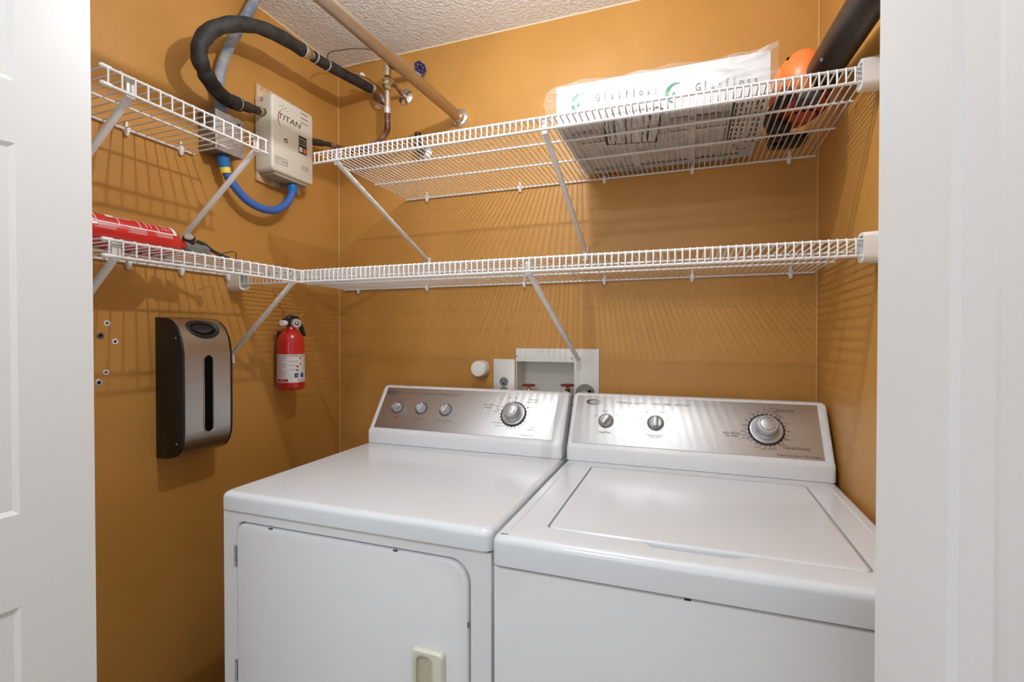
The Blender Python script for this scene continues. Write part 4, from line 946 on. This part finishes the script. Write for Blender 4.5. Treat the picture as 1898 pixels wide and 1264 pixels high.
for (x0_, x1_, ty0, ty1) in ((1119, 1226, 213, 203), (1360, 1430, 184, 177)):
    ta, tb_ = at(x0_, ty0, 'y', FY0_), at(x1_, ty1, 'y', FY0_)
    ta.z = tb_.z = (ta.z + tb_.z) / 2; off_ = Vector((0, -.0008, 0)); n_ = 9
    for i in range(n_): 
        a = ta.lerp(tb_, i / n_) + off_; c = ta.lerp(tb_, (i + .72) / n_) + off_
        b.faces.new([b.verts.new(v) for v in (a, c, c + Vector((0, 0, .005)), a + Vector((0, 0, .005)))])
    for p_ in (ta, tb_):
        a = p_ + off_; c = Vector((p_.x, a.y, fz0)); b.faces.new([b.verts.new(v) for v in (a, a + Vector((.004, 0, 0)), c + Vector((.004, 0, 0)), c)])
for i in range(9):
    f = (i + .7) / 9.5; a = q[0].lerp(q[1], f); c = q[3].lerp(q[2], f)
    if i % 3 == 2: continue
    for j in range(11):
        s, e = (j + .12) / 11, (j + .12 + random.uniform(.35, .75)) / 11; band(b, [a.lerp(c, s), a.lerp(c, min(e, .97))], .0030 if i % 2 else .0017)
for i in range(6):
    f = (i + .8) / 7; a = q2[0].lerp(q2[1], f); c = q2[3].lerp(q2[2], f)
    for j in range(8):
        s = (j + .2) / 8; band(b, [a.lerp(c, s), a.lerp(c, s + random.uniform(.04, .09))], .0025)
obj('label_print', b, M_INKB, lab_, 0)
b = NB()
r0 = onb(1370, 283); A_ = []
pts = [onb(1365, 262), onb(1400, 258), onb(1398, 268), onb(1380, 274), onb(1366, 272)]
band(b, [onb(1375, 248), onb(1395, 240), onb(1392, 250), onb(1378, 257)], .0016)
band(b, [onb(1360, 268), onb(1366, 276), onb(1380, 275), onb(1390, 268)], .0016)
band(b, [onb(1110, 325), onb(1140, 322)], .003); 
obj('stamp_print', b, M_INKB, t, 0)
b = NB()
for a, c, w_ in (((1250, 222), (1340, 214), .010), ((1290, 303), (1340, 297), .008), ((1120, 316), (1190, 310), .005), ((1060, 250), (1100, 246), .005), ((1150, 318), (1210, 312), .009)):
    band(b, [onb(*a), onb(*c)], w_, -.0005)
obj('grey_print', b, M_MDARK, t, 0)
# bag
b = NB(); bx = []
def wob(x, y, z): return .0035 * math.sin(31 * x + 17 * y) + .003 * math.sin(57 * x - 40 * z + 23 * y)
NX = 28; rings = []
secs = []
for k in range(NX + 1):
    u = k / NX; x = FX0 - .030 + (FX1 - FX0 + .046) * u
    endk = max(0, (FX0 - x) / .030) + max(0, (x - FX1) / .016); zt_ = fz1 + .004 + (.012 * max(0, (u - .93) / .07)) ; zl = fz0 - .0012
    sq = 1 - .35 * min(1, max(0, (FX0 - x) / .030))
    mid = (zt_ + zl) / 2 + .008
    L = []
    for (y, z) in [(FY0_ - .003, zl), (FY0_ - .004, zl + .3 * (zt_ - zl)), (FY0_ - .004, zl + .65 * (zt_ - zl)), (FY0_ - .003, zt_), (-.35, zt_ + .002), (-.25, zt_ + .003), (-.12, zt_ + .002), (FY1_ + .002, zt_), (FY1_ + .003, zl + .5 * (zt_ - zl)), (FY1_ + .002, zl), (-.12, zl), (-.25, zl), (-.35, zl)]:
        zz = mid + (z - mid) * sq; dz = wob(x, y, z) * (1 if z > zl + .01 else 0); dy = -abs(wob(x + .3, y, z)) * (.6 if y < -.40 else 0)
        L.append((x + (.004 * math.sin(90 * z + 20 * y) if k in (0, NX) else 0), y + dy, max(zz + dz * .7, zl)))
    rings.append(L)
loft(b, rings, False, False); bmesh.ops.subdivide_edges(b, edges=b.edges, cuts=1, smooth=.3)
obj('plastic_bag', b, M_FILM, t, 80)

# ------------------------------------------------------------------ leaf blower
t = thing('leaf_blower', 'orange leaf blower with black tube at the right end of the upper shelf', 'leaf blower', (1.62, -.20, ZU + .006))
b = NB(); bc = Vector((1.617, -.205, 1.918)); rx, ry, rz_ = .066, .118, .086
bmesh.ops.create_uvsphere(b, u_segments=40, v_segments=24, radius=1)
for v_ in b.verts:
    x, y, z = v_.co; k = 1 + .05 * math.cos(2 * math.atan2(z, x)); z = max(z, -.93)
    v_.co = Vector((bc.x + x * rx * k, bc.y + y * ry, bc.z + z * rz_ * (1 - .1 * y)))
bo = obj('motor_housing', b, M_ORG, t)
b = NB(); bmesh.ops.create_uvsphere(b, u_segments=32, v_segments=16, radius=1)
for v_ in b.verts:
    x, y, z = v_.co; v_.co = Vector((bc.x + .002 + x * rx * .93, bc.y - .03 + y * ry * .62, bc.z - .034 + z * rz_ * .62))
obj('fan_cover', b, M_ORGD, t)
b = NB()
for k in range(26):
    a = 2 * PI * k / 26
    for rr2 in (.55, .75, .92):
        d = Vector((math.cos(a) * rr2, -.25 - .25 * (1 - rr2), 0)); 
        x, y = math.cos(a) * rr2, math.sin(a) * rr2; zz = -math.sqrt(max(0, 1 - x * x - y * y)) if rr2 < .95 else 0
        p = Vector((bc.x + .002 + x * rx * .94, bc.y - .03 + y * ry * .63, bc.z - .034 + zz * rz_ * .63)); nn = Vector((x / rx, y / ry, zz / rz_)).normalized()
        lathe(b, p, nn, [(0, .0035), (.0008, .0033)], 6)
obj('vent_holes', b, M_BLKM, t, 0)
T0 = at(1527, 131, 'x', 1.648); T1 = at(1610, 0, 'x', 1.648); dT = (T1 - T0).normalized(); 
zT = (T0.z + T1.z) / 2
b = NB(); s_ = T0 - dT * .06
lathe(b, s_, dT, [(0, .045), (.015, .045), (.018, .041), (.035, .041), (.038, .044), (.05, .044), (.054, .037), (.10, .037), (.46, .033), (.50, .034)], 28); tb = obj('blower_tube', b, M_BLK, t)
b = NB(); obox(b, at(1535, 60, 'x', 1.62), (0, 1, 0), (1, 0, 0), (0, 0, 1), .001, .001, .001); b.free()
b = NB(); g0 = T0 + dT * .12 + Vector((-.030, 0, -.02)); lathe(b, g0, (-.8, -.2, -.5), [(0, .004), (.003, .003)], 14); obj('lock_button', b, mat('worn_grey', (.2, .2, .2), .5), tb)
b = NB(); box(b, 1.592, 1.640, -.33, -.27, bc.z - .072, bc.z - .052, .006); obj('switch_pad', b, mat('slate_plastic', (.07, .08, .10), .4), t)
b = NB(); box(b, 1.565, 1.655, -.135, -.060, ZU + .008, ZU + .030, .006); box(b, 1.555, 1.60, -.215, -.10, ZU + .008, ZU + .042, .006)
tube(b, [(1.600, -.10, ZU + .024), (1.56, -.17, ZU + .030), (1.545, -.235, ZU + .034), (1.56, -.29, ZU + .045), (1.585, -.30, ZU + .07)], .014, 12, 6); obj('handle', b, M_BLK, t)
b = NB()
for x, y, z in ((bc.x - .035, bc.y - .07, bc.z + .055), (bc.x - .058, bc.y - .03, bc.z + .03)): lathe(b, (x, y, z), Vector((x, y, z)) - bc, [(-.004, .006), (.0005, .0058)], 12)
obj('screw_recess', b, M_BLKM, t)
